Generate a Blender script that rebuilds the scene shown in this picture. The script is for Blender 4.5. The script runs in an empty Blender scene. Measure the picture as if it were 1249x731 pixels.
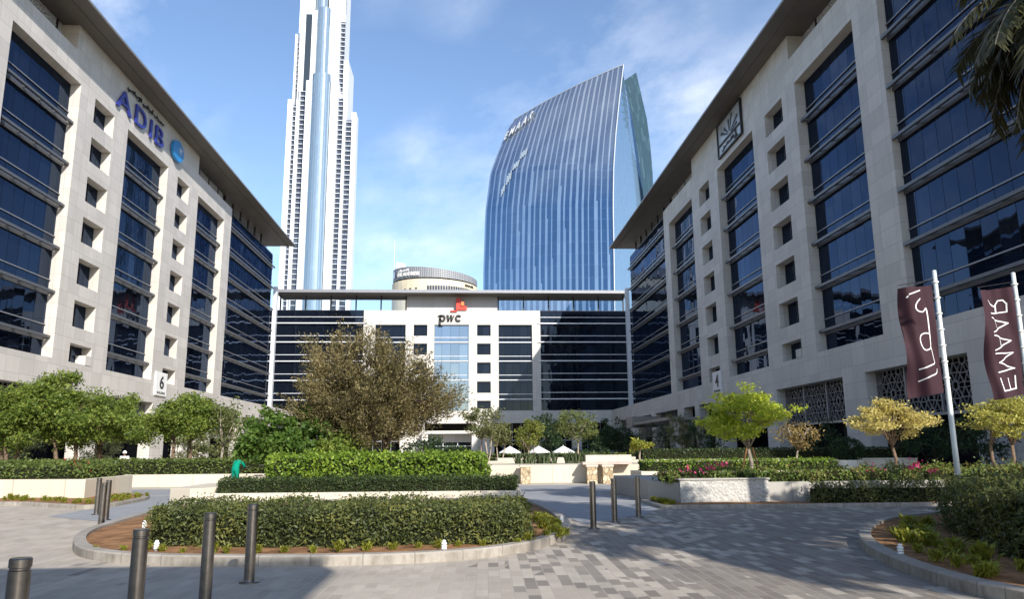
import bpy, bmesh, math, random
import numpy as np
from math import sin, cos, pi, radians, atan2, asin, hypot
from mathutils import Vector, Matrix, noise
SC = bpy.context.scene
COL = SC.collection
random.seed(7)

# ------------------------------------------------------------------ camera (calibrated from the photograph)
F_PX, CX, CY, EYE = 938.0, 624.5, 365.5, 1.62
def _cam(vp=(570, 550), roll=.008):
    dx, dy = vp[0]-CX, vp[1]-CY
    c, s = cos(roll), sin(roll)
    ux, uy = dx*c-dy*s, dx*s+dy*c
    d = np.array([ux, -uy, F_PX]); d /= np.linalg.norm(d)
    psi, th = asin(-d[0]), atan2(-d[1], d[2])
    f = np.array([sin(psi)*cos(th), cos(psi)*cos(th), sin(th)])
    r = np.array([cos(psi), -sin(psi), 0.]); u = np.cross(r, f)
    return r*c-u*s, u*c+r*s, f
CR, CU, CF = _cam()
def _ray(x, y): return CF+CR*(x-CX)/F_PX-CU*(y-CY)/F_PX
def at(x, y, Y):
    d = _ray(x, y); k = Y/d[1]
    return Vector((d[0]*k, Y, EYE+d[2]*k))
def gr(x, y, z=0.0):
    d = _ray(x, y); k = (z-EYE)/d[2]
    return Vector((d[0]*k, d[1]*k, z))

# ------------------------------------------------------------------ material helpers
def new_mat(name):
    m = bpy.data.materials.new(name); m.use_nodes = True
    nt = m.node_tree; nt.nodes.clear()
    out = nt.nodes.new('ShaderNodeOutputMaterial')
    return m, nt, out
class NT:
    def __init__(s, nt): s.nt = nt
    def n(s, t, **kw):
        nd = s.nt.nodes.new(t)
        for k, v in kw.items(): setattr(nd, k, v)
        return nd
    def l(s, a, b): s.nt.links.new(a, b)
    def inp(s, sock, v):
        if hasattr(v, 'is_output'): s.l(v, sock)
        elif isinstance(v, (tuple, list)) and len(v) == 3 and sock.type == 'RGBA': sock.default_value = (*v, 1)
        else: sock.default_value = v
    def math(s, op, a, b=0.0, c=0.0, clamp=False):
        nd = s.n('ShaderNodeMath', operation=op, use_clamp=clamp)
        for i, v in enumerate((a, b, c)): s.inp(nd.inputs[i], v)
        return nd.outputs[0]
    def mix(s, f, a, b, mode='MIX'):
        nd = s.n('ShaderNodeMix', data_type='RGBA', blend_type=mode)
        s.inp(nd.inputs[0], f); s.inp(nd.inputs[6], a); s.inp(nd.inputs[7], b)
        return nd.outputs[2]
    def noise(s, vec, scale, detail=3, rough=.55, dim='3D'):
        nd = s.n('ShaderNodeTexNoise', noise_dimensions=dim)
        if vec is not None: s.l(vec, nd.inputs['Vector'])
        nd.inputs['Scale'].default_value = scale; nd.inputs['Detail'].default_value = detail; nd.inputs['Roughness'].default_value = rough
        return nd.outputs['Fac']
    def ramp(s, f, stops):
        nd = s.n('ShaderNodeValToRGB'); s.l(f, nd.inputs[0])
        cr = nd.color_ramp
        while len(cr.elements) < len(stops): cr.elements.new(.5)
        for e, (p, c) in zip(cr.elements, stops):
            e.position = p; e.color = (*c, 1) if len(c) == 3 else c
        return nd.outputs[0]
    def maprange(s, v, a, b, c=0., d=1.):
        nd = s.n('ShaderNodeMapRange'); s.inp(nd.inputs[0], v)
        for i, x in enumerate((a, b, c, d)): nd.inputs[i+1].default_value = x
        return nd.outputs[0]
    def pos(s): return s.n('ShaderNodeNewGeometry').outputs['Position']
    def obj(s): return s.n('ShaderNodeTexCoord').outputs['Object']
    def uv(s): return s.n('ShaderNodeTexCoord').outputs['UV']
    def sep(s, v):
        nd = s.n('ShaderNodeSeparateXYZ'); s.l(v, nd.inputs[0]); return nd.outputs
    def comb(s, x, y, z):
        nd = s.n('ShaderNodeCombineXYZ')
        for i, v in enumerate((x, y, z)): s.inp(nd.inputs[i], v)
        return nd.outputs[0]
    def bump(s, h, strength=.3, dist=.02):
        nd = s.n('ShaderNodeBump'); s.l(h, nd.inputs['Height'])
        nd.inputs['Strength'].default_value = strength; nd.inputs['Distance'].default_value = dist
        return nd.outputs[0]
    def bsdf(s, out, color, rough=.6, metal=0., spec=.4, normal=None):
        b = s.n('ShaderNodeBsdfPrincipled')
        s.inp(b.inputs['Base Color'], color); s.inp(b.inputs['Roughness'], rough)
        b.inputs['Metallic'].default_value = metal; b.inputs['Specular IOR Level'].default_value = spec
        if normal is not None: s.l(normal, b.inputs['Normal'])
        if out is not None: s.l(b.outputs[0], out.inputs[0])
        return b.outputs[0]

def mat_plain(name, col, rough=.6, metal=0., spec=.4, var=.12, scale=3., bump=0.):
    m, nt, out = new_mat(name); N = NT(nt)
    f = N.noise(N.obj(), scale, 4)
    lo = tuple(c*(1-var) for c in col); hi = tuple(min(1, c*(1+var)) for c in col)
    c = N.ramp(f, [(.3, lo), (.7, hi)])
    nrm = N.bump(N.noise(N.obj(), scale*12, 3), bump, .01) if bump else None
    N.bsdf(out, c, rough, metal, spec, nrm); return m

def mat_stone(name, col, joint=(2.0, 1.33), var=.09, rough=.65, mortar=.02, stain=.22):
    m, nt, out = new_mat(name); N = NT(nt)
    x, y, z = N.sep(N.pos())
    v = N.comb(N.math('ADD', x, y), z, 0.)
    br = N.n('ShaderNodeTexBrick', offset=.0, squash=1.)
    N.l(v, br.inputs['Vector'])
    br.inputs['Color1'].default_value = (0, 0, 0, 1); br.inputs['Color2'].default_value = (1, 1, 1, 1)
    br.inputs['Scale'].default_value = 1.; br.inputs['Mortar Size'].default_value = mortar; br.inputs['Mortar Smooth'].default_value = .2
    br.inputs['Brick Width'].default_value = joint[0]; br.inputs['Row Height'].default_value = joint[1]
    base = N.mix(br.outputs['Color'], tuple(c*(1-var) for c in col), tuple(c*(1+var) for c in col))
    n1 = N.noise(N.pos(), .35, 5, .65); n2 = N.noise(N.comb(N.math('MULTIPLY', N.math('ADD', x, y), 2.5), N.math('MULTIPLY', z, .25), 0.), 1., 4)
    n3 = N.noise(N.pos(), 9., 4)
    base = N.mix(N.maprange(n1, .35, .75, 0., stain*1.6), base, tuple(c*.62 for c in col))
    base = N.mix(N.maprange(n2, .5, .8, 0., stain*1.5), base, (col[0]*.6, col[1]*.55, col[2]*.48))
    base = N.mix(N.maprange(n3, .3, .7, 0., .16), base, tuple(c*.8 for c in col))
    base = N.mix(N.math('MULTIPLY', br.outputs['Fac'], .5), base, tuple(c*.45 for c in col))
    N.bsdf(out, base, rough, 0, .35, N.bump(n3, .15, .01)); return m

def mat_glass(name, tint=(.20, .27, .42), base=(.004, .006, .011), f0=.10, f1=.62, panel=1.55, seam=.05, wob=.075, blinds=True, zrow=3.98, z0=11.65):
    """Dark reflective curtain-wall glazing: UV = metres along the wall, metres up."""
    m, nt, out = new_mat(name); N = NT(nt)
    u, v, _ = N.sep(N.uv())
    fr = N.math('FRACT', N.math('DIVIDE', u, panel))
    line = N.math('LESS_THAN', fr, seam/panel)
    cell = N.comb(N.math('FLOOR', N.math('DIVIDE', u, panel)), N.math('FLOOR', N.math('DIVIDE', N.math('SUBTRACT', v, z0), zrow)), 0.)
    wn = N.n('ShaderNodeTexWhiteNoise', noise_dimensions='3D'); N.l(cell, wn.inputs['Vector'])
    rnd = wn.outputs['Value']
    # each pane sits at a slightly different angle and is a little bowed, so reflections break at the seams
    geo = N.n('ShaderNodeNewGeometry')
    off = N.n('ShaderNodeVectorMath', operation='SUBTRACT'); N.l(wn.outputs['Color'], off.inputs[0]); off.inputs[1].default_value = (.5, .5, .5)
    sc = N.n('ShaderNodeVectorMath', operation='SCALE'); N.l(off.outputs[0], sc.inputs[0]); sc.inputs['Scale'].default_value = .02
    ad = N.n('ShaderNodeVectorMath', operation='ADD'); N.l(geo.outputs['Normal'], ad.inputs[0]); N.l(sc.outputs[0], ad.inputs[1])
    nn = N.n('ShaderNodeVectorMath', operation='NORMALIZE'); N.l(ad.outputs[0], nn.inputs[0])
    bmp = N.n('ShaderNodeBump'); bmp.inputs['Strength'].default_value = wob; bmp.inputs['Distance'].default_value = .25
    N.l(N.noise(N.comb(N.math('ADD', u, N.math('MULTIPLY', rnd, 40.)), N.math('MULTIPLY', v, .6), 0.), .5, 1), bmp.inputs['Height']); N.l(nn.outputs[0], bmp.inputs['Normal'])
    lw = N.n('ShaderNodeLayerWeight'); lw.inputs['Blend'].default_value = .5; N.l(bmp.outputs[0], lw.inputs['Normal'])
    fac = N.maprange(N.math('POWER', lw.outputs['Facing'], 2.5), 0., 1., f0, f1)
    fac = N.math('MULTIPLY', fac, N.maprange(rnd, 0., 1., .85, 1.0))
    d = N.n('ShaderNodeBsdfDiffuse')
    inner = N.mix(N.maprange(rnd, .75, 1., 0., .6), base, tuple(min(1, b*(2.4 if b < .1 else 1.15)+.004) for b in base))
    N.l(inner, d.inputs['Color'])
    g = N.n('ShaderNodeBsdfGlossy'); g.inputs['Roughness'].default_value = .015; g.inputs['Color'].default_value = (*[min(1, t) for t in tint], 1)
    N.l(bmp.outputs[0], g.inputs['Normal'])
    mx = N.n('ShaderNodeMixShader'); N.l(fac, mx.inputs[0]); N.l(d.outputs[0], mx.inputs[1]); N.l(g.outputs[0], mx.inputs[2])
    fd = N.n('ShaderNodeBsdfDiffuse'); fd.inputs['Color'].default_value = (.008, .009, .012, 1)
    mx2 = N.n('ShaderNodeMixShader'); N.l(N.math('MULTIPLY', line, .8), mx2.inputs[0]); N.l(mx.outputs[0], mx2.inputs[1]); N.l(fd.outputs[0], mx2.inputs[2])
    N.l(mx2.outputs[0], out.inputs[0]); return m

def mat_leaf(name, cols, trans=.35, spec=.25, rough=.5, patch=1.2):
    """Leaves: colour differs leaf by leaf and in soft patches over the plant."""
    m, nt, out = new_mat(name); N = NT(nt)
    r = N.n('ShaderNodeNewGeometry').outputs['Random Per Island']
    n = N.noise(N.obj(), patch, 2)
    f = N.math('ADD', N.math('MULTIPLY', r, .6), N.maprange(n, .3, .7, 0., .4))
    st = [(i/(len(cols)-1)*.9+.05, c) for i, c in enumerate(cols)]
    c = N.ramp(f, st)
    b = N.bsdf(None, c, rough, 0, spec)
    t = N.n('ShaderNodeBsdfTranslucent'); N.l(N.mix(.5, c, tuple(min(1, x*1.6) for x in cols[-1])), t.inputs['Color'])
    mx = N.n('ShaderNodeMixShader'); mx.inputs[0].default_value = trans
    N.l(b, mx.inputs[1]); N.l(t.outputs[0], mx.inputs[2]); N.l(mx.outputs[0], out.inputs[0]); return m

# ------------------------------------------------------------------ mesh helpers
class MB:
    def __init__(s): s.v = []; s.f = []; s.uv = {}
    def quad(s, a, b, c, d, uv=None):
        i = len(s.v); s.v += [tuple(a), tuple(b), tuple(c), tuple(d)]; s.f.append((i, i+1, i+2, i+3))
        if uv: s.uv[len(s.f)-1] = uv
    def poly(s, pts):
        i = len(s.v); s.v += [tuple(p) for p in pts]; s.f.append(tuple(range(i, i+len(pts))))
    def box(s, x0, x1, y0, y1, z0, z1, P=None, caps=True):
        P = P or (lambda a, b, c: (a, b, c)); i = len(s.v)
        s.v += [P(x, y, z) for z in (z0, z1) for y in (y0, y1) for x in (x0, x1)]
        for f in ((0, 2, 3, 1), (4, 5, 7, 6), (0, 1, 5, 4), (2, 6, 7, 3), (0, 4, 6, 2), (1, 3, 7, 5)): s.f.append(tuple(i+k for k in f))
        return s
    def prism(s, pts, z0, z1, P=None):
        P = P or (lambda a, b, c: (a, b, c)); n = len(pts); i = len(s.v)
        s.v += [P(p[0], p[1], z0) for p in pts]+[P(p[0], p[1], z1) for p in pts]
        s.f.append(tuple(range(i+n-1, i-1, -1))); s.f.append(tuple(range(i+n, i+2*n)))
        for k in range(n): s.f.append((i+k, i+(k+1) % n, i+n+(k+1) % n, i+n+k))
        return s
    def tube(s, pts, rad, n=6, cap=True):
        pts = [Vector(p) for p in pts]; i0 = len(s.v)
        rad = rad if isinstance(rad, (list, tuple)) else [rad]*len(pts)
        ref = Vector((.31, .17, .93))
        for k, p in enumerate(pts):
            t = (pts[min(k+1, len(pts)-1)]-pts[max(k-1, 0)]).normalized()
            a = t.cross(ref)
            if a.length < .05: a = t.cross(Vector((1, 0, 0)))
            a.normalize(); b = t.cross(a)
            for j in range(n):
                w = 2*pi*j/n; s.v.append(tuple(p+(a*cos(w)+b*sin(w))*rad[k]))
        for k in range(len(pts)-1):
            for j in range(n):
                a, b = i0+k*n+j, i0+k*n+(j+1) % n
                s.f.append((a, b, b+n, a+n))
        if cap:
            s.f.append(tuple(range(i0+n-1, i0-1, -1))); e = i0+(len(pts)-1)*n; s.f.append(tuple(range(e, e+n)))
        return s
    def lathe(s, prof, n=20, o=(0, 0, 0)):
        i0 = len(s.v)
        for r, z in prof:
            for j in range(n): w = 2*pi*j/n; s.v.append((o[0]+r*cos(w), o[1]+r*sin(w), o[2]+z))
        for k in range(len(prof)-1):
            for j in range(n):
                a, b = i0+k*n+j, i0+k*n+(j+1) % n; s.f.append((a, b, b+n, a+n))
        s.f.append(tuple(range(i0+n-1, i0-1, -1))); e = i0+(len(prof)-1)*n; s.f.append(tuple(range(e, e+n)))
        return s
    def build(s, name, mat, parent=None, smooth=False, bevel=0., fix=True):
        me = bpy.data.meshes.new(name); me.from_pydata(s.v, [], s.f)
        if s.uv:
            ul = me.uv_layers.new(name='UVMap')
            for fi, uvs in s.uv.items():
                for li, t in zip(me.polygons[fi].loop_indices, uvs): ul.data[li].uv = t
        if fix:
            bm = bmesh.new(); bm.from_mesh(me); bmesh.ops.recalc_face_normals(bm, faces=bm.faces); bm.to_mesh(me); bm.free()
        me.materials.append(mat)
        if smooth: me.polygons.foreach_set('use_smooth', [True]*len(me.polygons))
        return link(name, me, parent, bevel)
def link(name, me, parent=None, bevel=0.):
    o = bpy.data.objects.new(name, me); COL.objects.link(o)
    if parent is not None:
        o.parent = parent; o.matrix_parent_inverse = Matrix.Translation(-Vector(root_loc(parent)))
    if bevel:
        b = o.modifiers.new('bevel', 'BEVEL'); b.width = bevel; b.segments = 2; b.limit_method = 'ANGLE'
    return o
def root_loc(o):
    p = Vector(o.location)
    return p if o.parent is None else root_loc(o.parent)+o.matrix_parent_inverse.translation+p
def tag(o, label, cat, group=None):
    o['label'] = label; o['category'] = cat
    if group: o['group'] = group
    return o
def thing(name, label, cat, loc=(0, 0, 0), group=None):
    o = bpy.data.objects.new(name, None); COL.objects.link(o); o.location = loc; o.empty_display_size = .3
    return tag(o, label, cat, group)
def local(mb, name, mat, parent, **k):
    """part whose mesh is modelled about the thing's own base"""
    o = mb.build(name, mat, parent, **k); o.matrix_parent_inverse = Matrix.Identity(4); return o
def struct(o): o['kind'] = 'structure'; return o
def dup(root, loc, label=None, rz=0., s=1.):
    r = root.copy(); COL.objects.link(r); r.location = loc; r.rotation_euler = (0, 0, rz); r.scale = (s, s, s)
    if label: r['label'] = label
    def kids(a, b):
        for ch in a.children:
            c = ch.copy(); COL.objects.link(c); c.parent = b; kids(ch, c)
    kids(root, r); return r

rng = np.random.default_rng(11)
def leaf_mesh(name, P, L, W, mat, parent=None, up=.35, dirs=None, spread=.6, var=.35, droop=0., nrm=None, rnd=.75):
    """N leaf-shaped quads at points P (N,3)."""
    P = np.asarray(P, float); n = len(P)
    a = rng.normal(size=(n, 3))
    if dirs is not None: a = a*spread+np.asarray(dirs)
    a[:, 2] -= droop
    a /= np.linalg.norm(a, axis=1, keepdims=True)+1e-9
    nn = rng.normal(size=(n, 3))
    if nrm is not None: nn = nn*rnd+np.asarray(nrm)
    else: nn[:, 2] = np.abs(nn[:, 2])+up*3
    b = np.cross(nn, a); b /= np.linalg.norm(b, axis=1, keepdims=True)+1e-9
    s = (1+var*rng.uniform(-1, 1, (n, 1)))
    V = np.stack([P-a*L*.5*s, P+b*W*.5*s+a*L*.06*s, P+a*L*.5*s, P-b*W*.5*s+a*L*.06*s], 1).reshape(-1, 3)
    return fast_quads(name, V, mat, parent)
def fast_quads(name, V, mat, parent=None):
    n = len(V)//4; me = bpy.data.meshes.new(name)
    me.vertices.add(4*n); me.vertices.foreach_set('co', V.ravel().astype(np.float32))
    me.loops.add(4*n); me.loops.foreach_set('vertex_index', np.arange(4*n, dtype=np.int32))
    me.polygons.add(n); me.polygons.foreach_set('loop_start', np.arange(0, 4*n, 4, dtype=np.int32))
    me.update(calc_edges=True); me.validate(); me.materials.append(mat)
    return link(name, me, parent)

# ------------------------------------------------------------------ materials
M = {}
M['stone_side'] = mat_stone('side limestone cladding', (.57, .537, .497))
M['stone_mid'] = mat_stone('pale limestone cladding', (.60, .575, .53), joint=(2.4, 1.35), var=.05)
M['stone_beige'] = mat_stone('beige planter stone', (.60, .53, .42), joint=(1.6, .9), var=.05, stain=.1)
M['stone_grey'] = mat_stone('grey planter stone', (.40, .37, .33), joint=(1.8, 1.2), var=.06, stain=.15)
M['grey_panel'] = mat_stone('grey metal cladding', (.45, .45, .46), joint=(2.7, 9.), var=.05, stain=.05, rough=.4)
M['glass'] = mat_glass('dark curtain wall glass')
M['glass_mid'] = mat_glass('centre curtain wall glass', tint=(.24, .30, .40), f0=.07, f1=.5, panel=1.6, zrow=4.05, z0=11.6)
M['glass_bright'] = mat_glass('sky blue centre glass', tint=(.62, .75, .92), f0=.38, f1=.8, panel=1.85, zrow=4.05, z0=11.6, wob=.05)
M['lobby'] = mat_glass('dark lobby glass', tint=(.2, .22, .25), f0=.05, f1=.4, panel=2.4, zrow=3.)
def mat_clear(name, refl=.12, tint=(.9, .95, 1.)):
    m, nt, out = new_mat(name); N = NT(nt)
    t = N.n('ShaderNodeBsdfTransparent'); t.inputs[0].default_value = (.82, .87, .9, 1)
    g = N.n('ShaderNodeBsdfGlossy'); g.inputs[0].default_value = (*tint, 1); g.inputs[1].default_value = .03
    lw = N.n('ShaderNodeLayerWeight'); lw.inputs[0].default_value = .5
    mx = N.n('ShaderNodeMixShader'); N.l(N.maprange(lw.outputs['Facing'], 0, 1, refl, .9), mx.inputs[0]); N.l(t.outputs[0], mx.inputs[1]); N.l(g.outputs[0], mx.inputs[2])
    N.l(mx.outputs[0], out.inputs[0]); return m
M['clear'] = mat_clear('clear roof glazing', .06)
M['clear_side'] = mat_clear('reflective roof glazing', .55)
M['fin'] = mat_plain('grey aluminium fin', (.25, .255, .275), .4, .35, .5, .08)
M['fin_dark'] = mat_plain('dark grey aluminium fin', (.12, .123, .132), .4, .3, .5, .08)
M['fin_pale'] = mat_plain('pale aluminium fin', (.62, .64, .68), .4, .2, .5, .06)
M['roof'] = mat_plain('brown grey soffit metal', (.135, .118, .10), .5, .1, .4, .12, .4)
M['roof_edge'] = mat_plain('grey roof fascia', (.23, .22, .21), .45, .3, .5, .1, 1.)
M['dark'] = mat_plain('dark bronze metal', (.03, .03, .033), .45, .4, .4, .1)
M['lattice'] = mat_plain('pale grey lattice metal', (.20, .20, .205), .5, .2, .4, .1)
M['white'] = mat_plain('white painted cladding', (.66, .69, .735), .45, 0, .4, .05, .05)
M['white2'] = mat_plain('white paint', (.8, .8, .78), .5, 0, .4, .06)
M['steel'] = mat_plain('brushed stainless steel', (.22, .20, .185), .28, 1., .5, .2, 9.)
M['pole'] = mat_plain('pale painted pole', (.62, .66, .64), .4, .2, .5, .06)
M['soil'] = mat_plain('red brown soil', (.25, .135, .068), .95, 0, .1, .45, 3.5, .8)
M['bark'] = mat_plain('brown bark', (.15, .105, .072), .9, 0, .2, .35, 9., .8)
M['bark_pale'] = mat_plain('pale grey bark', (.30, .25, .20), .9, 0, .2, .3, 9., .8)
M['bark_dark'] = mat_plain('dark bark', (.055, .04, .03), .9, 0, .2, .3, 7., .8)
M['core'] = mat_plain('dark hedge twigs', (.016, .019, .009), .95, 0, .1, .4, 6.)  # very dark base colour for the hedge cores
M['cloth_green'] = mat_plain('green work cotton', (.0, .23, .15), .85, 0, .2, .12, 6.)
M['cloth_white'] = mat_plain('white cotton', (.75, .75, .74), .85, 0, .2, .05, 6.)
M['skin'] = mat_plain('brown skin', (.16, .085, .055), .6, 0, .35, .08, 8.)
M['hair'] = mat_plain('black hair', (.012, .01, .009), .7)
M['blue'] = mat_plain('deep blue sign face', (.025, .035, .26), .35, 0, .5, .05)
M['disc'] = mat_plain('bright blue disc', (.02, .22, .52), .3, 0, .5, .25, .6)
M['ink'] = mat_plain('black sign paint', (.02, .02, .024), .5)
M['red'] = mat_plain('red sign face', (.62, .05, .03), .45)
M['orange'] = mat_plain('orange sign face', (.75, .2, .06), .45)
M['canvas'] = mat_plain('white canvas', (.8, .8, .8), .8)
M['banner'] = mat_plain('maroon banner cloth', (.038, .015, .022), .75, 0, .25, .12, 2.)
M['dead'] = mat_plain('dark dry stems', (.05, .04, .028), .95)
M['pot'] = mat_plain('white plant pot', (.62, .62, .6), .5)
M['rough_stone'] = None
L = {}
L['hedge'] = mat_leaf('olive hedge leaves', [(0.027, 0.039, 0.016), (0.059, 0.077, 0.024), (0.106, 0.121, 0.034), (0.212, 0.204, 0.055)], .2)
L['hedge_dark'] = mat_leaf('dark hedge leaves', [(0.017, 0.032, 0.011), (0.038, 0.061, 0.018), (0.078, 0.102, 0.030)], .18)
L['hedge_bright'] = mat_leaf('fresh green hedge leaves', [(0.043, 0.081, 0.013), (0.101, 0.172, 0.021), (0.186, 0.276, 0.031), (0.288, 0.368, 0.051)], .35)
L['hedge_mid'] = mat_leaf('mid green hedge leaves', [(0.040, 0.065, 0.017), (0.090, 0.123, 0.027), (0.162, 0.203, 0.049)], .25)
L['hedge_mixed'] = mat_leaf('mixed shrub leaves', [(0.034, 0.075, 0.016), (0.095, 0.150, 0.027), (0.172, 0.225, 0.048), (0.276, 0.135, 0.068)], .25)
L['tree'] = mat_leaf('green tree leaves', [(0.041, 0.071, 0.015), (0.093, 0.142, 0.023), (0.165, 0.219, 0.039), (0.277, 0.312, 0.064)], .35)
L['tree_bright'] = mat_leaf('bright green tree leaves', [(0.031, 0.070, 0.014), (0.080, 0.142, 0.025), (0.142, 0.217, 0.041)], .4)
L['lime'] = mat_leaf('lime tree leaves', [(0.112, 0.175, 0.016), (0.256, 0.351, 0.027), (0.449, 0.512, 0.054), (0.641, 0.621, 0.107)], .45)
L['yellow'] = mat_leaf('yellow tree leaves', [(.22, .18, .04), (.44, .36, .085), (.58, .48, .17), (.66, .58, .29)], .4) if True else mat_leaf('yellow tree leaves', [(0.176, 0.158, 0.039), (0.419, 0.304, 0.079), (0.573, 0.441, 0.171), (0.662, 0.525, 0.289)], .4)
L['tan'] = mat_leaf('dry tan leaves', [(.13, .09, .03), (.26, .18, .06), (.33, .26, .10)], .35)
L['olive'] = mat_leaf('brown olive leaves', [(.040, .040, .016), (.095, .080, .033), (.178, .144, .060), (.31, .25, .12)], .12, patch=.35)
L['dusty'] = mat_leaf('dusty green leaves', [(0.054, 0.072, 0.026), (0.120, 0.138, 0.048), (0.216, 0.216, 0.084)], .35)
L['shrub'] = mat_leaf('dull shrub leaves', [(0.029, 0.039, 0.018), (0.058, 0.072, 0.031), (0.117, 0.124, 0.058)], .2)
L['deep'] = mat_leaf('deep green leaves', [(0.012, 0.026, 0.012), (0.024, 0.050, 0.018), (0.048, 0.078, 0.024)], .2)
L['palm'] = mat_leaf('palm leaflets', [(0.036, 0.041, 0.018), (0.072, 0.074, 0.034), (0.132, 0.120, 0.060)], .2)
L['tuft'] = mat_leaf('yellow green bedding leaves', [(.10, .13, .02), (.26, .28, .04), (.42, .38, .06)], .35)
L['flower_red'] = mat_leaf('red petals', [(.30, .02, .03), (.48, .04, .06)], .3)
L['flower_pink'] = mat_leaf('pink petals', [(.45, .03, .12), (.62, .08, .22)], .3)
L['agave'] = mat_leaf('grey green straps', [(.04, .06, .03), (.08, .11, .05), (.14, .17, .09)], .2)

def mat_rough_stone():
    m, nt, out = new_mat('chiselled pale stone'); N = NT(nt)
    n = N.noise(N.pos(), 7., 6, .7); v = N.n('ShaderNodeTexVoronoi'); N.l(N.pos(), v.inputs['Vector']); v.inputs['Scale'].default_value = 13.
    h = N.math('ADD', n, N.math('MULTIPLY', v.outputs['Distance'], .6))
    c = N.ramp(n, [(.3, (.36, .34, .31)), (.7, (.56, .54, .50))])
    N.bsdf(out, c, .8, 0, .3, N.bump(h, .9, .05)); return m
M['rough_stone'] = mat_rough_stone()
def mat_rubble():
    m, nt, out = new_mat('rubble stone facing'); N = NT(nt)
    v = N.n('ShaderNodeTexVoronoi'); N.l(N.pos(), v.inputs['Vector']); v.inputs['Scale'].default_value = 5.
    e = N.n('ShaderNodeTexVoronoi', feature='DISTANCE_TO_EDGE'); N.l(N.pos(), e.inputs['Vector']); e.inputs['Scale'].default_value = 5.
    c = N.mix(N.sep(v.outputs['Color'])[0], (.32, .22, .12), (.62, .52, .36))
    c = N.mix(N.math('LESS_THAN', e.outputs['Distance'], .06), c, (.2, .16, .11))
    N.bsdf(out, c, .85, 0, .3); return m
M['rubble'] = mat_rubble()
def mat_pavers():
    m, nt, out = new_mat('grey stone pavers'); N = NT(nt)
    p = N.pos(); x, y, z = N.sep(p)
    w = N.noise(p, .15, 2)
    # courses run with the drive: turned a few degrees
    ang = radians(-1.5)
    u = N.math('ADD', N.math('MULTIPLY', x, cos(ang)), N.math('MULTIPLY', y, sin(ang)))
    v = N.math('SUBTRACT', N.math('MULTIPLY', y, cos(ang)), N.math('MULTIPLY', x, sin(ang)))
    br = N.n('ShaderNodeTexBrick', offset=.5)
    N.l(N.comb(v, u, 0.), br.inputs['Vector'])
    br.inputs['Color1'].default_value = (0, 0, 0, 1); br.inputs['Color2'].default_value = (1, 1, 1, 1)
    br.inputs['Scale'].default_value = 1.; br.inputs['Brick Width'].default_value = .40; br.inputs['Row Height'].default_value = .15
    br.inputs['Mortar Size'].default_value = .006; br.inputs['Mortar Smooth'].default_value = .3
    t = N.sep(br.outputs['Color'])[0]
    # dark blend: stones of the darker lot laid towards the right-hand drive, mixed stone by stone along the change
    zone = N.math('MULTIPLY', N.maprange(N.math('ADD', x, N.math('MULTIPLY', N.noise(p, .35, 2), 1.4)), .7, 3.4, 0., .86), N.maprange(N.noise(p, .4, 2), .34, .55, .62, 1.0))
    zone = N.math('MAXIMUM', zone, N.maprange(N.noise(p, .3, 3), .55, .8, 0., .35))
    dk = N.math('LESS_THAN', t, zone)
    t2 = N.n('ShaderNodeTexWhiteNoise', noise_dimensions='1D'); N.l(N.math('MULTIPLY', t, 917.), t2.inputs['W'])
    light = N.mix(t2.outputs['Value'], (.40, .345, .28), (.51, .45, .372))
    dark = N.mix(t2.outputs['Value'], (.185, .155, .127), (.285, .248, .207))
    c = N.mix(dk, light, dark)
    st = N.noise(p, .9, 5, .65)
    c = N.mix(N.maprange(st, .42, .72, 0., .32), c, (.19, .175, .155))
    tr = N.noise(N.comb(N.math('MULTIPLY', x, 1.3), N.math('MULTIPLY', y, .16), 0.), 1., 4, .6)
    c = N.mix(N.maprange(tr, .52, .78, 0., .4), c, (.15, .135, .12))
    fine = N.noise(p, 26., 4, .7)
    c = N.mix(N.maprange(fine, .3, .7, 0., .22), c, (.17, .16, .145))
    c = N.mix(N.math('MULTIPLY', br.outputs['Fac'], .55), c, (.44, .40, .35))
    h = N.math('SUBTRACT', N.math('MULTIPLY', fine, .35), br.outputs['Fac'])
    N.bsdf(out, c, N.maprange(st, .3, .7, .6, .8), 0, .35, N.bump(h, .35, .006)); return m
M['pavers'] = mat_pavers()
def mat_pave(name, a, b, bw, bh, rough=.7):
    m, nt, out = new_mat(name); N = NT(nt); p = N.pos(); x, y, z = N.sep(p)
    br = N.n('ShaderNodeTexBrick', offset=.5); N.l(N.comb(x, y, 0.), br.inputs['Vector'])
    br.inputs['Color1'].default_value = (*a, 1); br.inputs['Color2'].default_value = (*b, 1)
    br.inputs['Mortar'].default_value = (*[k*.7 for k in a], 1)
    br.inputs['Scale'].default_value = 1.; br.inputs['Brick Width'].default_value = bw; br.inputs['Row Height'].default_value = bh; br.inputs['Mortar Size'].default_value = .006
    c = N.mix(N.maprange(N.noise(p, .6, 5, .65), .4, .75, 0., .3), br.outputs['Color'], tuple(k*.65 for k in a))
    c = N.mix(N.maprange(N.noise(p, 20., 4, .7), .3, .7, 0., .15), c, tuple(k*.7 for k in a))
    N.bsdf(out, c, rough, 0, .35); return m
M['road'] = mat_pave('blue grey road pavers', (.27, .275, .285), (.32, .325, .335), .3, .2)
M['walk'] = mat_pave('beige walkway paving', (.44, .40, .33), (.50, .455, .38), .6, .6)
M['edge'] = mat_pave('pale edging stone', (.42, .395, .36), (.47, .44, .40), .6, .5)
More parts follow.
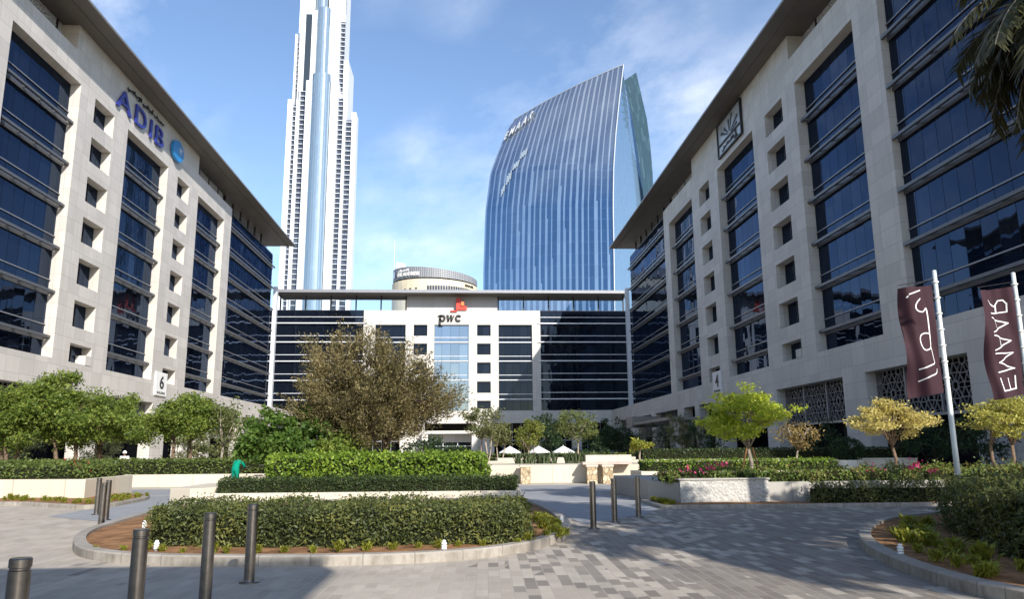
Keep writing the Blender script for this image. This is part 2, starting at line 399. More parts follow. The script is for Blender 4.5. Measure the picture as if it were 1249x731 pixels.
def mat_kerb():
    m, nt, out = new_mat('cast kerb stone'); N = NT(nt); p = N.pos(); u, v, _ = N.sep(N.uv())
    fr = N.math('FRACT', N.math('DIVIDE', u, .75)); j = N.math('LESS_THAN', fr, .02)
    cell = N.n('ShaderNodeTexWhiteNoise', noise_dimensions='1D'); N.l(N.math('FLOOR', N.math('DIVIDE', u, .75)), cell.inputs['W'])
    c = N.mix(cell.outputs['Value'], (.30, .272, .235), (.39, .355, .31))
    c = N.mix(N.maprange(N.noise(p, 3.5, 5, .7), .40, .72, 0., .55), c, (.17, .145, .115))
    px_, py_, pz_ = N.sep(p); sv = N.noise(N.comb(N.math('MULTIPLY', u, 9.), N.math('MULTIPLY', pz_, 2.), 0.), 1., 3)
    c = N.mix(N.math('MULTIPLY', N.maprange(sv, .45, .7, 0., .6), N.math('LESS_THAN', pz_, .125)), c, (.15, .12, .09))
    c = N.mix(N.math('MULTIPLY', j, .7), c, (.12, .11, .10))
    N.bsdf(out, c, .75, 0, .3, N.bump(N.noise(p, 30., 3), .2, .006)); return m
M['kerb'] = mat_kerb()

# ------------------------------------------------------------------ world and sun
SUN = Vector((.70, -1.62, 1.0)).normalized()
el = asin(SUN.z); az = atan2(SUN.x, SUN.y)
w = bpy.data.worlds.new('World'); SC.world = w; w.use_nodes = True
nt = w.node_tree; nt.nodes.clear(); N = NT(nt)
sky = N.n('ShaderNodeTexSky', sky_type='NISHITA', sun_disc=False, sun_elevation=el, sun_rotation=az, altitude=20., air_density=1.0, dust_density=.7, ozone_density=1.6)
dirv = N.n('ShaderNodeTexCoord').outputs['Generated']
dx, dy, dz = N.sep(dirv)
inv = N.math('DIVIDE', 1., N.math('ADD', N.math('MAXIMUM', dz, 0.), .25))
cu, cv = N.math('MULTIPLY', dx, inv), N.math('MULTIPLY', dy, inv)
cp = N.comb(N.math('ADD', cu, N.math('MULTIPLY', cv, .25)), N.math('MULTIPLY', cv, .8), 3.7)
n1 = N.noise(cp, 1.15, 3, .5); n2 = N.noise(cp, 4.2, 8, .62)
cl = N.math('MULTIPLY', N.maprange(n1, .50, .70, 0., 1.), N.maprange(n2, .42, .70, 0., 1.))
cl = N.math('MULTIPLY', cl, N.maprange(dz, .12, .4, .15, 1.))
cl = N.math('MULTIPLY', cl, .85, clamp=True)
skyc = N.mix(cl, N.mix(1., sky.outputs[0], (.93, .97, 1.03), 'MULTIPLY'), (7.0, 7.2, 7.6))
bg = N.n('ShaderNodeBackground'); N.l(skyc, bg.inputs[0]); bg.inputs[1].default_value = .15
wo = N.n('ShaderNodeOutputWorld'); N.l(bg.outputs[0], wo.inputs[0])
ld = bpy.data.lights.new('sun', 'SUN'); ld.energy = 4.6; ld.angle = radians(.55); ld.color = (1., .945, .86)
lo = bpy.data.objects.new('sun', ld); COL.objects.link(lo); lo.rotation_euler = SUN.to_track_quat('Z', 'Y').to_euler(); lo.location = (30, -60, 60)

# ------------------------------------------------------------------ ground
mb = MB(); mb.quad((-1500, -600, -.004), (1500, -600, -.004), (1500, 2500, -.004), (-1500, 2500, -.004)); struct(mb.build('ground', M['walk']))
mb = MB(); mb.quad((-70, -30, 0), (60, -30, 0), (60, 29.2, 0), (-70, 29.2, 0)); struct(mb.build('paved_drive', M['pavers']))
mb = MB(); mb.quad((-32, 29.6, .004), (33, 29.6, .004), (33, 36.6, .004), (-32, 36.6, .004)); struct(mb.build('road', M['road']))
mb = MB(); mb.poly([(x, y, .004) for x, y in ((-11.0, 21.6), (-8.6, 19.6), (-8.9, 25.), (-9.7, 29.55), (-13.0, 29.55), (-11.2, 26.))]); struct(mb.build('road', M['road']))
mb = MB(); mb.poly([(x, y, .004) for x, y in ((2.55, 17.3), (4.7, 20.2), (5.3, 21.6), (5.4, 25.), (4.9, 29.55), (1.9, 29.55), (2.4, 22.))]); struct(mb.build('road', M['road']))
mb = MB()
mb.quad((-32, 30.9, .008), (33, 30.9, .008), (33, 31.3, .008), (-32, 31.3, .008)); mb.quad((2.3, 24.6, .008), (5.4, 24.6, .008), (5.4, 25.0, .008), (2.3, 25.0, .008))
struct(mb.build('road_edging', M['edge']))

def smooth_path(pts, k=3, closed=True):
    pts = [Vector((p[0], p[1], 0)) for p in pts]
    for _ in range(k):
        o = []; n = len(pts)
        for i in range(n if closed else n-1):
            a, b = pts[i], pts[(i+1) % n]; o += [a*.75+b*.25, a*.25+b*.75]
        if not closed: o = [pts[0]]+o+[pts[-1]]
        pts = o
    return pts
def offset_path(pts, d, closed=True):
    n = len(pts); o = []
    for i in range(n):
        a = pts[(i-1) % n] if closed or i else pts[i]; b = pts[(i+1) % n] if closed or i < n-1 else pts[i]
        t = (b-a).normalized(); o.append(pts[i]+Vector((-t.y, t.x, 0))*d)
    return o
def kerb(pts, width, h, name='kerb', closed=True, z0=0., mat=None):
    """pts outer edge, inner edge lies to the left of travel"""
    inner = offset_path(pts, width, closed); mb = MB(); n = len(pts); s = 0.; bv = .02
    mid = offset_path(pts, bv, closed)
    for i in range(n if closed else n-1):
        j = (i+1) % n; d = (pts[j]-pts[i]).length; u0, u1 = s, s+d; s = u1
        A, B, C, D, Ma, Mb_ = pts[i], pts[j], inner[j], inner[i], mid[i], mid[j]
        up = lambda p, z: (p.x, p.y, z0+z)
        mb.quad(up(A, -.05), up(B, -.05), up(B, h-bv), up(A, h-bv), [(u0, 0), (u1, 0), (u1, h), (u0, h)])
        mb.quad(up(A, h-bv), up(B, h-bv), up(Mb_, h), up(Ma, h), [(u0, h), (u1, h), (u1, h), (u0, h)])
        mb.quad(up(Ma, h), up(Mb_, h), up(C, h), up(D, h), [(u0, h), (u1, h), (u1, h+.2), (u0, h+.2)])
        mb.quad(up(D, h), up(C, h), up(C, -.05), up(D, -.05), [(u0, h+.2), (u1, h+.2), (u1, h+.4), (u0, h+.4)])
    return struct(mb.build(name, mat or M['kerb'])), inner
def soil(inner, z, name='soil_bed'):
    c = Vector((sum(p.x for p in inner)/len(inner), sum(p.y for p in inner)/len(inner), 0))
    mb = MB(); n = len(inner); rings = [1.0, .8, .6, .4, .2]
    rows = []
    for k, r in enumerate(rings):
        row = []
        for p in inner:
            q = c+(p-c)*r; row.append((q.x, q.y, z+(.0 if k == 0 else .03+.05*noise.noise(Vector((q.x*1.7, q.y*1.7, 0))))))
        rows.append(row)
    for k in range(len(rows)-1):
        for i in range(n): mb.quad(rows[k][i], rows[k][(i+1) % n], rows[k+1][(i+1) % n], rows[k+1][i])
    mb.poly(rows[-1]); return struct(mb.build(name, M['soil'], smooth=True))

# front island: outline on the ground from the kerb foot
isl = [(-7.0, 14.6), (-6.1, 13.0), (-5.0, 12.2), (-3.6, 11.85), (-2.0, 11.72), (-.6, 11.85), (.5, 12.4), (1.35, 13.5), (1.9, 14.9), (2.2, 16.6), (2.25, 20.2), (1.9, 24.4), (1.7, 25.0), (-8.6, 25.3), (-8.3, 21.), (-7.9, 18.), (-7.6, 16.2)]
_, inn = kerb(smooth_path(isl, 2), .20, .15); soil(inn, .10)
risl = [(5.58, 8.2), (5.60, 9.6), (5.85, 11.), (6.3, 12.5), (6.9, 13.8), (7.7, 15.1), (8.8, 16.5), (9.8, 17.3), (11.2, 18.0), (14, 18.8), (18, 18.8), (20, 14.), (20, 6.), (12, 4.), (7., 5.)]
_, rin = kerb(smooth_path(list(reversed(risl)), 2)[::-1][::-1], .20, .16) if False else kerb(smooth_path(risl, 2)[::-1], .20, .16)
soil(rin, .11)
lk = [(-30, 27.6), (-15.3, 26.9), (-12.4, 24.9), (-11.4, 24.1), (-10.8, 24.7), (-10.9, 26.4), (-11.2, 29.0), (-13.0, 32.6), (-30, 33)]
_, lin = kerb(smooth_path(lk, 2), .22, .12); soil(lin, .08)
rk = [(5.3, 21.9), (5.35, 21.6), (5.7, 21.45), (12.6, 21.35), (24, 21.2), (24, 22.6), (5.9, 22.7), (5.5, 24.6), (5.35, 24.4)]
_, kin = kerb(smooth_path(rk, 1), .14, .10); soil(kin, .06)

# ------------------------------------------------------------------ office buildings
def facade_wall(mb, P, u0, u1, z0, z1, openings, depth, edges=True):
    us = sorted({u0, u1, *[o[0] for o in openings], *[o[1] for o in openings]}); zs = sorted({z0, z1, *[o[2] for o in openings], *[o[3] for o in openings]})
    inside = lambda u, z: any(o[0] < u < o[1] and o[2] < z < o[3] for o in openings)
    for i in range(len(us)-1):
        for j in range(len(zs)-1):
            if not inside((us[i]+us[i+1])/2, (zs[j]+zs[j+1])/2):
                mb.quad(P(us[i], 0, zs[j]), P(us[i+1], 0, zs[j]), P(us[i+1], 0, zs[j+1]), P(us[i], 0, zs[j+1]))
    rects = list(openings)+([(u0, u1, z0, z1)] if edges else [])
    for a, b, c, d in rects:
        for (p, q) in (((a, c), (b, c)), ((b, c), (b, d)), ((b, d), (a, d)), ((a, d), (a, c))):
            mb.quad(P(p[0], 0, p[1]), P(q[0], 0, q[1]), P(q[0], -depth, q[1]), P(p[0], -depth, p[1]))
def glass_pane(P, u0, u1, z0, z1, d, name, mat, parent):
    mb = MB(); mb.quad(P(u0, d, z0), P(u1, d, z0), P(u1, d, z1), P(u0, d, z1), [(u0, z0), (u1, z0), (u1, z1), (u0, z1)])
    return mb.build(name, mat, parent, fix=False)
def outriggers(P, parent, u0, u1, z0, z1, zs, d, reach=.35, brackets=2.4, ext=.18):
    for z in zs:
        if z0 < z < z1:
            mb = MB(); mb.box(u0-ext, u1+ext, d+reach, d+reach+.22, z-.11, z+.11, P); mb.box(u0, u1, d+.03, d+.12, z-.30, z+.08, P)
            u = u0+brackets*.5
            while u < u1:
                mb.box(u-.05, u+.05, d+.162, d+reach-.003, z-.06, z+.06, P); mb.box(u-.07, u+.07, d+reach-.10, d+reach-.004, z-.13, z+.13, P); u += brackets
            mb.build('sun_fin', M['fin_dark'], parent)
        if z0 < z+1.08 < z1-.1:
            mb = MB(); mb.box(u0, u1, d+.02, d+.11, z+1.08-.045, z+1.08+.045, P); mb.build('glazing_bar', M['fin'], parent)
def fins(P, parent, u0, u1, z0, z1, zs, d, thick=(.26, .22), thin=True, out=.25, mat=None, ext=0., thin_dz=1.08, brackets=2.4):
    mat = mat or M['fin']
    for z in zs:
        if z0 < z < z1:
            mb = MB(); mb.box(u0-ext, u1+ext, d+.12, d+.12+thick[1]+out, z-thick[0]/2, z+thick[0]/2, P)
            if brackets:
                u = u0+brackets*.5
                while u < u1:
                    mb.box(u-.06, u+.06, d+.01, d+.119, z-.10, z+.10, P); mb.box(u-.07, u+.07, d+.2, d+.34, z-thick[0]/2-.09, z-thick[0]/2-.003, P); u += brackets
            mb.build('sun_fin', mat, parent)
        if thin and z0 < z+thin_dz < z1-.1:
            mb = MB(); mb.box(u0, u1, d+.02, d+.14, z+thin_dz-.06, z+thin_dz+.06, P); mb.build('glazing_bar', mat, parent)

# geometric star lattice: cells of a patterned point set, drawn as bars around their openings
def lattice_cells(w, h, pitch):
    pts = []; rows = int(h/(pitch*.866))+3; cols = int(w/pitch)+3
    for r in range(-1, rows):
        for c in range(-1, cols):
            cx, cz = (c+(.5 if r % 2 else 0))*pitch, r*pitch*.866
            pts.append((cx, cz, .16))
            for k in range(6):
                a = pi/6+k*pi/3; pts.append((cx+.335*pitch*cos(a), cz+.335*pitch*sin(a), .12))
            for k in range(6):
                a = k*pi/3; pts.append((cx+.30*pitch*cos(a), cz+.30*pitch*sin(a), .12))
            for k in range(2):
                a = pi/6+k*pi/3; pts.append((cx+.577*pitch*cos(a), cz+.577*pitch*sin(a), .1))
    A = np.array(pts); out = []
    for i, (x, z, _) in enumerate(pts):
        if not (-.1*pitch < x < w+.1*pitch and -.1*pitch < z < h+.1*pitch): continue
        near = np.argsort((A[:, 0]-x)**2+(A[:, 1]-z)**2)[1:19]
        poly = [(x-pitch, z-pitch), (x+pitch, z-pitch), (x+pitch, z+pitch), (x-pitch, z+pitch)]
        def clip(poly, nx, nz, c):
            res = []
            for k in range(len(poly)):
                p, q = poly[k], poly[(k+1) % len(poly)]
                a, b = nx*p[0]+nz*p[1]-c, nx*q[0]+nz*q[1]-c
                if a <= 0: res.append(p)
                if (a < 0 < b) or (b < 0 < a):
                    t = a/(a-b); res.append((p[0]+t*(q[0]-p[0]), p[1]+t*(q[1]-p[1])))
            return res
        for j in near:
            qx, qz = A[j, 0], A[j, 1]; nx, nz = qx-x, qz-z
            poly = clip(poly, nx, nz, (nx*(qx+x)+nz*(qz+z))/2)
            if len(poly) < 3: break
        for cl in ((-1, 0, 0.), (1, 0, w), (0, -1, 0.), (0, 1, h)):
            if len(poly) >= 3: poly = clip(poly, *cl)
        if len(poly) >= 3: out.append(poly)
    return out
def lattice(P, u0, u1, z0, z1, d, parent, pitch=1.5, bar=.055, name='lattice_screen', mat=None):
    mb = MB()
    for poly in lattice_cells(u1-u0, z1-z0, pitch):
        cx = sum(p[0] for p in poly)/len(poly); cz = sum(p[1] for p in poly)/len(poly)
        rad = min(hypot(p[0]-cx, p[1]-cz) for p in poly)
        if rad < 1e-4: continue
        k = max(.12, 1-bar/rad)
        ins = [(cx+(p[0]-cx)*k, cz+(p[1]-cz)*k) for p in poly]; n = len(poly)
        for i in range(n):
            j = (i+1) % n
            a, b, c, e = poly[i], poly[j], ins[j], ins[i]
            mb.quad(*[P(u0+q[0], d, z0+q[1]) for q in (a, b, c, e)])
            mb.quad(P(u0+e[0], d, z0+e[1]), P(u0+c[0], d, z0+c[1]), P(u0+c[0], d-.08, z0+c[1]), P(u0+e[0], d-.08, z0+e[1]))
    return mb.build(name, mat or M['lattice'], parent, fix=False)

STOREY = 3.98
FINZ = [11.65+STOREY*k for k in range(7)]
GROUND_OPEN = [(24, 30), (33, 42), (45.3, 57.7), (61.3, 75), (78, 91), (95, 101), (103, 108.5), (111.7, 124.8), (128, 140.8), (145, 157)]
def side_building(name, label, P, bays, wins, fe0, fe1, attic, sun_side):
    b = thing(name, label, 'office building', P((fe0+fe1)/2, 0, 0))
    SILL, TOP, FT, SOF = 9.8, 35.4, 38.2, 40.7
    ops = [(a, c, SILL+.004, TOP) for a, c in bays]
    for a, c in wins:
        for k in range(7):
            t = TOP-STOREY*k; ops.append((a, c, max(t-2.45, SILL+.004), t))
    mb = MB(); facade_wall(mb, P, fe0, fe1, SILL+.003, FT, ops, 1.0); mb.build('wall', M['stone_side'], b)
    mb = MB(); facade_wall(mb, P, 18, 165, 0, SILL, [(a, c, 0.0, 7.3) for a, c in GROUND_OPEN], 1.3)
    mb.build('base_wall', M['stone_side'], b)
    mb = MB(); mb.box(attic[0], attic[1], -2.6, -.003, FT+.003, SOF-.003, P); mb.build('attic_wall', M['stone_side'], b)
    for a, c in bays:
        g = glass_pane(P, a, c, SILL, TOP, -.95, 'curtain_wall', M['glass'], b)
        outriggers(P, g, a+.01, c-.01, SILL, TOP, FINZ, -.95, .42, ext=-.0)
    for a, c in wins:
        for k in range(7):
            t = TOP-STOREY*k; lo_ = max(t-2.45, SILL+.004)
            wv = glass_pane(P, a, c, lo_, t, -.93, 'window', M['glass'], b)
            mb = MB(); mb.box((a+c)/2-.05, (a+c)/2+.05, -.92, -.86, lo_+.01, t-.01, P); mb.build('mullion', M['dark'], wv)
    for a, c in ((18, fe0-.01), (fe1+.01, 142.5)):
        g = glass_pane(P, a, c, SILL+.01, 37.9, -.6, 'curtain_wall', M['glass'], b)
        outriggers(P, g, a, c, SILL, 37.8, FINZ, -.6, .38, ext=-.0)
        mb = MB(); mb.box(a, c, -1.2, -.62, 37.7, 38.15, P); mb.build('parapet', M['dark'], b)
    # dark ends and offices behind the glass
    mb = MB(); mb.box(18.2, 142.4, -24, -3.2, 0.02, 37.6, P); mb.build('inner_wall', M['lobby'], b)
    mb = MB(); mb.box(142.41, 142.6, -24, -.61, SILL+.01, 37.8, P); mb.build('end_wall', M['fin_pale'], b)
    mb = MB(); mb.box(18.1, 165, -23, -1.31, 7.5, 7.7, P); mb.build('lobby_ceiling', M['dark'], b)
    for a, c in GROUND_OPEN:
        if c-a > 8:
            lattice(P, a+.02, c-.02, 3.9, 7.28, -.85, b, 1.85 if a < 90 else 2.6, .042 if a < 90 else .065)
            mb = MB(); mb.box(a+.01, c-.01, -1.1, -.75, 3.7, 3.88, P); mb.build('transom', M['fin'], b)
            k = 3; du = (c-a)/k
            for i in range(1, k):
                mb = MB(); mb.box(a+du*i-.07, a+du*i+.07, -.84, -.7, 3.9, 7.28, P); mb.build('screen_post', M['fin'], b)
    # roof with its wide overhang
    mb = MB(); mb.box(14, 146.3, -27, 2.62, SOF, SOF+.12, P); mb.box(14, 146.3, -27, 2.45, SOF+.12, SOF+.45, P)
    mb.box(14, 146.3, 1.18, 1.30, SOF-.07, SOF-.003, P)
    r = mb.build('roof', M['roof'], b)
    mb = MB(); mb.box(14, 146.3, 2.623, 2.70, SOF-.02, SOF+.20, P); mb.build('fascia', M['roof_edge'], r)
    # clerestory between parapet and soffit
    def clere(a, c, d, step):
        u = a
        while u < c-.5:
            v = min(u+step, c); mb = MB(); mb.box(u, u+.22, d-.2, d+.12, FT, SOF-.003, P); mb.build('roof_post', M['dark'], b); glass_pane(P, u+.23, v-.01, FT+.01, SOF-.01, d-.02, 'roof_pane', M['clear_side'], b); u = v
    clere(fe0, attic[0]-.2, -1.6, 6.2); clere(attic[1], fe1, -1.6, 4.2); clere(fe1+1, 142, -1.6, 4.3)
    for a, c in ((fe0+.3, attic[0]-.05), (attic[1]+.25, fe1)):
        lattice(P, a, c, FT+.02, SOF-.02, -1.55, b, 1.3, .05, 'clerestory_lattice', M['fin_pale'])
    return b
XL, XR, YC = -36.0, 30.6, 163.0
PL = lambda u, d, z: (XL+d, u, z)
PR = lambda u, d, z: (XR-d, u, z)
PC = lambda u, d, z: (u, YC-d, z)
left_b = side_building('office_building', 'long pale stone office building on the left with sunlit facade and blue letters', PL,
                       [(57.6, 68.6), (78.7, 89.9), (100.4, 111.6)], [(71.4, 75.5), (93, 97)], 53.8, 115., (67.3, 99.9), True)
right_b = side_building('office_building', 'long pale stone office building on the right with shaded facade and metal emblem', PR,
                        [(54.5, 65.5), (76.4, 88.4), (99.3, 111.5)], [(68.5, 72.9), (91.7, 96)], 50.8, 114.5, (66.3, 98.6), False)
# projecting sill blocks, entrance canopy of the right-hand building
mb = MB(); mb.box(74.4, 75.48, -.9, .05, 9.81, 10.7, PL); mb.build('sill_block', M['stone_mid'], left_b)
mb = MB(); mb.box(68.55, 69.7, -.9, .05, 9.81, 10.6, PR); mb.build('sill_block', M['stone_side'], right_b)
mb = MB(); mb.box(96, 121, .02, 5.5, 5.2, 5.55, PR); mb.box(117, 121.5, 1.5, 5.6, 4.9, 6.5, PR); mb.build('canopy_slab', M['roof_edge'], right_b)
for u in (98, 117):
    mb = MB(); mb.box(u, u+1., 3.6, 4.6, 0, 5.19, PR); mb.build('canopy_column', M['stone_side'], right_b)

def centre_building():
    b = thing('office_building', 'pale stone office building across the far end of the court with red and black sign', 'office building', (-3, YC, 0))
    SILL, TOP, FT, SOF = 9.8, 28.1, 31.2, 34.5
    s = 4.05; top = TOP
    bays = [(-19.6, -13.2), (-7.1, .27), (6.6, 13.8)]; wins = [(-11.5, -8.6), (2.0, 4.9)]
    ops = [(a, c, SILL+.004, TOP) for a, c in bays]
    for a, c in wins:
        for k in range(5):
            t = top-s*k; ops.append((a, c, max(t-2.4, SILL+.004) if k < 4 else 10.2, t))
    mb = MB(); facade_wall(mb, PC, -22.1, 15.6, SILL+.003, FT, ops, .9); mb.build('wall', M['stone_mid'], b)
    gops = [(-38, -31), (-29, -24.3), (-21.5, -14), (-8.9, 1.8), (5.6, 13.2), (16.2, 22.), (24., 29.5)]
    mb = MB(); facade_wall(mb, PC, -40.2, 34.4, 0, SILL, [(a, c, 0., 7.2) for a, c in gops], 1.1); mb.build('base_wall', M['stone_mid'], b)
    zs = [TOP-s*k+1.55 for k in range(0, 6)]
    zs = [12.2+s*k for k in range(5)]
    for i, (a, c) in enumerate(bays):
        g = glass_pane(PC, a, c, SILL, TOP, -.85, 'curtain_wall', M['glass_bright'] if i == 1 else M['glass_mid'], b)
        fins(PC, g, a+.01, c-.01, SILL, TOP, zs, -.85, (.2, .15), True, .3, M['fin_pale'], 0., 1.1, 0)
    for a, c in wins:
        for k in range(5):
            t = top-s*k; lo_ = max(t-2.4, SILL+.004) if k < 4 else 10.2
            glass_pane(PC, a, c, lo_, t, -.8, 'window', M['glass_mid'], b)
    for a, c in ((-47, -22.12), (15.62, 41)):
        g = glass_pane(PC, a, c, SILL+.01, FT, -.4, 'curtain_wall', M['glass_mid'], b)
        fins(PC, g, a, c, SILL, FT, zs+[zs[-1]+s], -.4, (.22, .15), True, .35, M['fin_pale'], .6, 1.4, 0)
        mb = MB(); mb.box(a, c, -1.2, -.42, FT-.2, FT+.1, PC); mb.build('parapet', M['dark'], b)
    mb = MB(); mb.box(-46.9, 40.9, -20, -2.4, .02, 30.6, PC); mb.build('inner_wall', M['lobby'], b)
    mb = MB(); mb.box(-13.1, 6.4, -4, -.9, FT+.003, SOF-.003, PC); mb.build('attic_wall', M['grey_panel'], b)
    mb = MB(); mb.box(-40.5, 34.6, -5.5, 3.0, SOF, SOF+.55, PC); r = mb.build('roof', M['roof'], b)
    mb = MB(); mb.box(-40.5, 34.6, 3.003, 3.1, SOF-.03, SOF+.6, PC); mb.build('fascia', M['fin'], r)
    for a, c in ((-40, -13.3), (6.6, 34)):
        n = int((c-a)/4.6); du = (c-a)/n
        for i in range(n+1):
            mb = MB(); mb.box(a+du*i-.14, a+du*i+.14, -1.3, -1.0, FT+.003, SOF-.003, PC); mb.build('roof_post', M['dark'], b)
            if i < n: glass_pane(PC, a+du*i+.15, a+du*(i+1)-.15, FT+.11, SOF-.01, -1.1, 'roof_pane', M['clear'], b)
    for a, c in gops:
        if c-a > 5 and not (-9 < a < -8):
            mb = MB(); k = 4
            for i in range(k+1): mb.box(a+(c-a)*i/k-.06, a+(c-a)*i/k+.06, -1.0, -.9, 0, 7.2, PC)
            mb.box(a, c, -1.0, -.9, 3.5, 3.75, PC)
            mb.build('shopfront_frame', M['fin'], b)
    # main entrance: white portal with glazed doors
    mb = MB(); mb.box(-9.2, -8.0, .02, 4.0, 0, 5.0, PC); mb.box(.9, 2.1, .02, 4.0, 0, 5.0, PC); mb.box(-9.2, 2.1, .02, 4.2, 5.003, 5.6, PC); p = mb.build('entrance_portal', M['stone_mid'], b)
    mb = MB(); mb.box(-7.99, .89, 1.0, 1.25, 3.3, 4.99, PC); mb.build('entrance_lintel', M['grey_panel'], p)
    dg = glass_pane(PC, -7.99, .89, 0.02, 3.3, 1.0, 'entrance_door', M['lobby'], b)
    mb = MB()
    for u in (-7.95, -5., -2.0, .85): mb.box(u-.08, u+.08, 1.003, 1.12, 0, 3.3, PC)
    mb.box(-7.9, .8, 1.003, 1.11, 2.45, 2.6, PC); mb.build('door_frame', M['fin_pale'], dg)
    return b
centre_b = centre_building()
# the slim white piers standing in the gaps where the wings meet the centre block
for x, lab in ((-38.7, 'slim white pier between the left and centre office buildings'), (32.9, 'slim white pier between the right and centre office buildings')):
    mb = MB(); mb.box(x-.38, x+.38, 154, 155.0, 9.81, 34.4); mb.box(x-.5, x+.5, 153.8, 155.2, 9.805, 10.4)
    tag(mb.build('pier', M['fin_pale']), lab, 'pier')

# ------------------------------------------------------------------ wall signs
def text_mesh(s, size=1., extr=.05, bold=0., shear=0.):
    c = bpy.data.curves.new('letters', 'FONT'); c.body = s; c.size = size; c.extrude = extr; c.offset = bold; c.shear = shear; c.resolution_u = 3
    o = bpy.data.objects.new('letters', c); COL.objects.link(o); bpy.context.view_layer.update()
    dg = bpy.context.evaluated_depsgraph_get(); me = bpy.data.meshes.new_from_object(o.evaluated_get(dg))
    bpy.data.objects.remove(o); bpy.data.curves.remove(c)
    return np.array([v.co[:] for v in me.vertices]), [tuple(p.vertices) for p in me.polygons]
def place_text(s, P3, w, h, name, mat, parent, extr=.05, bold=0., shear=0.):
    """P3(a,b,c): a along the word in metres, b up, c outwards; the word is stretched to w x h"""
    V, Fc = text_mesh(s, 1., extr, bold, shear)
    lo_, hi_ = V.min(0), V.max(0)
    mb = MB()
    mb.v = [tuple(P3((v[0]-lo_[0])/(hi_[0]-lo_[0])*w, (v[1]-lo_[1])/(hi_[1]-lo_[1])*h, v[2]+extr)) for v in V]; mb.f = Fc
    return mb.build(name, mat, parent)
# left building: four blue letters, a line of small script above, and a blue disc with a white star burst
sg = thing('wall_sign', 'blue capital letters and round blue logo high on the left building', 'sign', PL(82, .1, 37))
for ch, u0, u1 in (('A', 75.2, 78.7), ('D', 79.7, 82.5), ('I', 83.6, 84.05), ('B', 85.1, 87.4)):
    place_text(ch, lambda a, b, c, u0=u0: PL(u0+a, .08+c, 36.6+b), u1-u0, 2.15, 'letter', M['blue'], sg, .09, .004)
place_text('\uFEF2\uFEE3\uFEFC\uFEB3\uFEF9\uFE8D \uFEF2\uFE92\uFEC7\uFEEE\uFE91\uFE83 \uFED1\uFEAE\uFEBC\uFEE3', lambda a, b, c: PL(77.3+a, .15+c, 39.15+b), 9.8, .8, 'script_lettering', M['ink'], sg, .06, .015)
mb = MB(); n = 28
ring = [(91.5+1.72*cos(2*pi*k/n), 38.05+1.3*sin(2*pi*k/n)) for k in range(n)]
mb.v = [PL(u, .1, z) for u, z in ring]+[PL(u, .45, z) for u, z in ring]; mb.f = [tuple(range(n, 2*n))]+[(k, (k+1) % n, n+(k+1) % n, n+k) for k in range(n)]
dsc = mb.build('logo_disc', M['disc'], sg)
mb = MB(); cx_, cz_ = 92.1, 38.35
for a, ln in ((20, .95), (60, .6), (95, .9), (140, .8), (185, 1.2), (225, .9), (262, 1.5), (300, .9), (335, .7)):
    a = radians(a); ux, uz = cos(a), sin(a)
    mb.poly([PL(cx_-uz*.07, .47, cz_+ux*.07), PL(cx_+ux*ln*.9, .47, cz_+uz*ln*.75), PL(cx_+uz*.07, .47, cz_-ux*.07)])
mb.build('star_burst', M['white2'], dsc)
# right building: square metal emblem of rays over a line of lettering
sg = thing('wall_sign', 'square dark metal emblem with fanned rays high on the right building', 'sign', PR(82.8, .1, 38))
mb = MB(); mb.box(79., 86.7, .02, .16, 36.3, 40.2, PR); em = mb.build('backing_plate', mat_plain('brushed emblem metal', (.46, .45, .44), .35, .5, .5, .2, 1.5), sg)
mb = MB()
for a, b_, c_, d_ in ((79., 86.7, 36.1, 36.3), (79., 86.7, 40.2, 40.4), (78.8, 79., 36.1, 40.4), (86.7, 86.9, 36.1, 40.4), (79., 86.7, 37.45, 37.6)): mb.box(a, b_, .03, .3, c_, d_, PR)
mb.build('emblem_frame', M['dark'], sg)
for k in range(9):
    a = radians(12+19.5*k); ux, uz = cos(a), sin(a); r = 2.5 if k % 2 else 2.0
    mb = MB(); mb.poly([PR(82.8+ux*.5-uz*.05, .19, 37.7+uz*.4+ux*.05), PR(82.8+ux*r*1.35-uz*.22, .19, 37.7+uz*r*.92+ux*.18), PR(82.8+ux*r*1.35+uz*.22, .19, 37.7+uz*r*.92-ux*.18), PR(82.8+ux*.5+uz*.05, .19, 37.7+uz*.4-ux*.05)])
    mb.build('ray', M['ink'] if k % 3 else M['fin_pale'], sg)
place_text('\uFEAE\uFEE4\uFECB\uFE87', lambda a, b, c: PR(85.6-a, .18+c, 36.5+b), 5.6, .85, 'script_lettering', M['ink'], sg, .04, .02)
# centre building: serif letters and stepped red blocks
sg = thing('wall_sign', 'black lower case letters with red stepped blocks above the centre building', 'sign', (-4, YC, 29))
def blocks(name, mat, parent, polys, P3, th=.25):
    mb = MB()
    for p in polys: mb.prism([(a, b) for a, b in p], 0, th, lambda a, b, c: P3(a, b, c))
    return mb.build(name, mat, parent)
def arc(cx, cy, r0, r1, a0, a1, n=10, sx=1., sy=1.):
    o = [(cx+r0*sx*cos(radians(a0+(a1-a0)*k/n)), cy+r0*sy*sin(radians(a0+(a1-a0)*k/n))) for k in range(n+1)]
    i = [(cx+r1*sx*cos(radians(a0+(a1-a0)*k/n)), cy+r1*sy*sin(radians(a0+(a1-a0)*k/n))) for k in range(n+1)]
    return [[o[k], o[k+1], i[k+1], i[k]] for k in range(n)]
PW = lambda a, b, c: PC(-6.5+a*1.12, .03+c, 28.75+b*1.15)
blocks('letter', M['ink'], sg, [[(.25, -.75), (.65, -.75), (.78, 1.25), (.38, 1.25)], [(0, -.75), (.95, -.75), (.95, -.6), (0, -.6)], [(.1, 1.1), (.6, 1.25), (.6, 1.05), (.1, .95)]]+arc(.95, .62, .68, .30, -170, 150, 12, .95, 1.), PW)
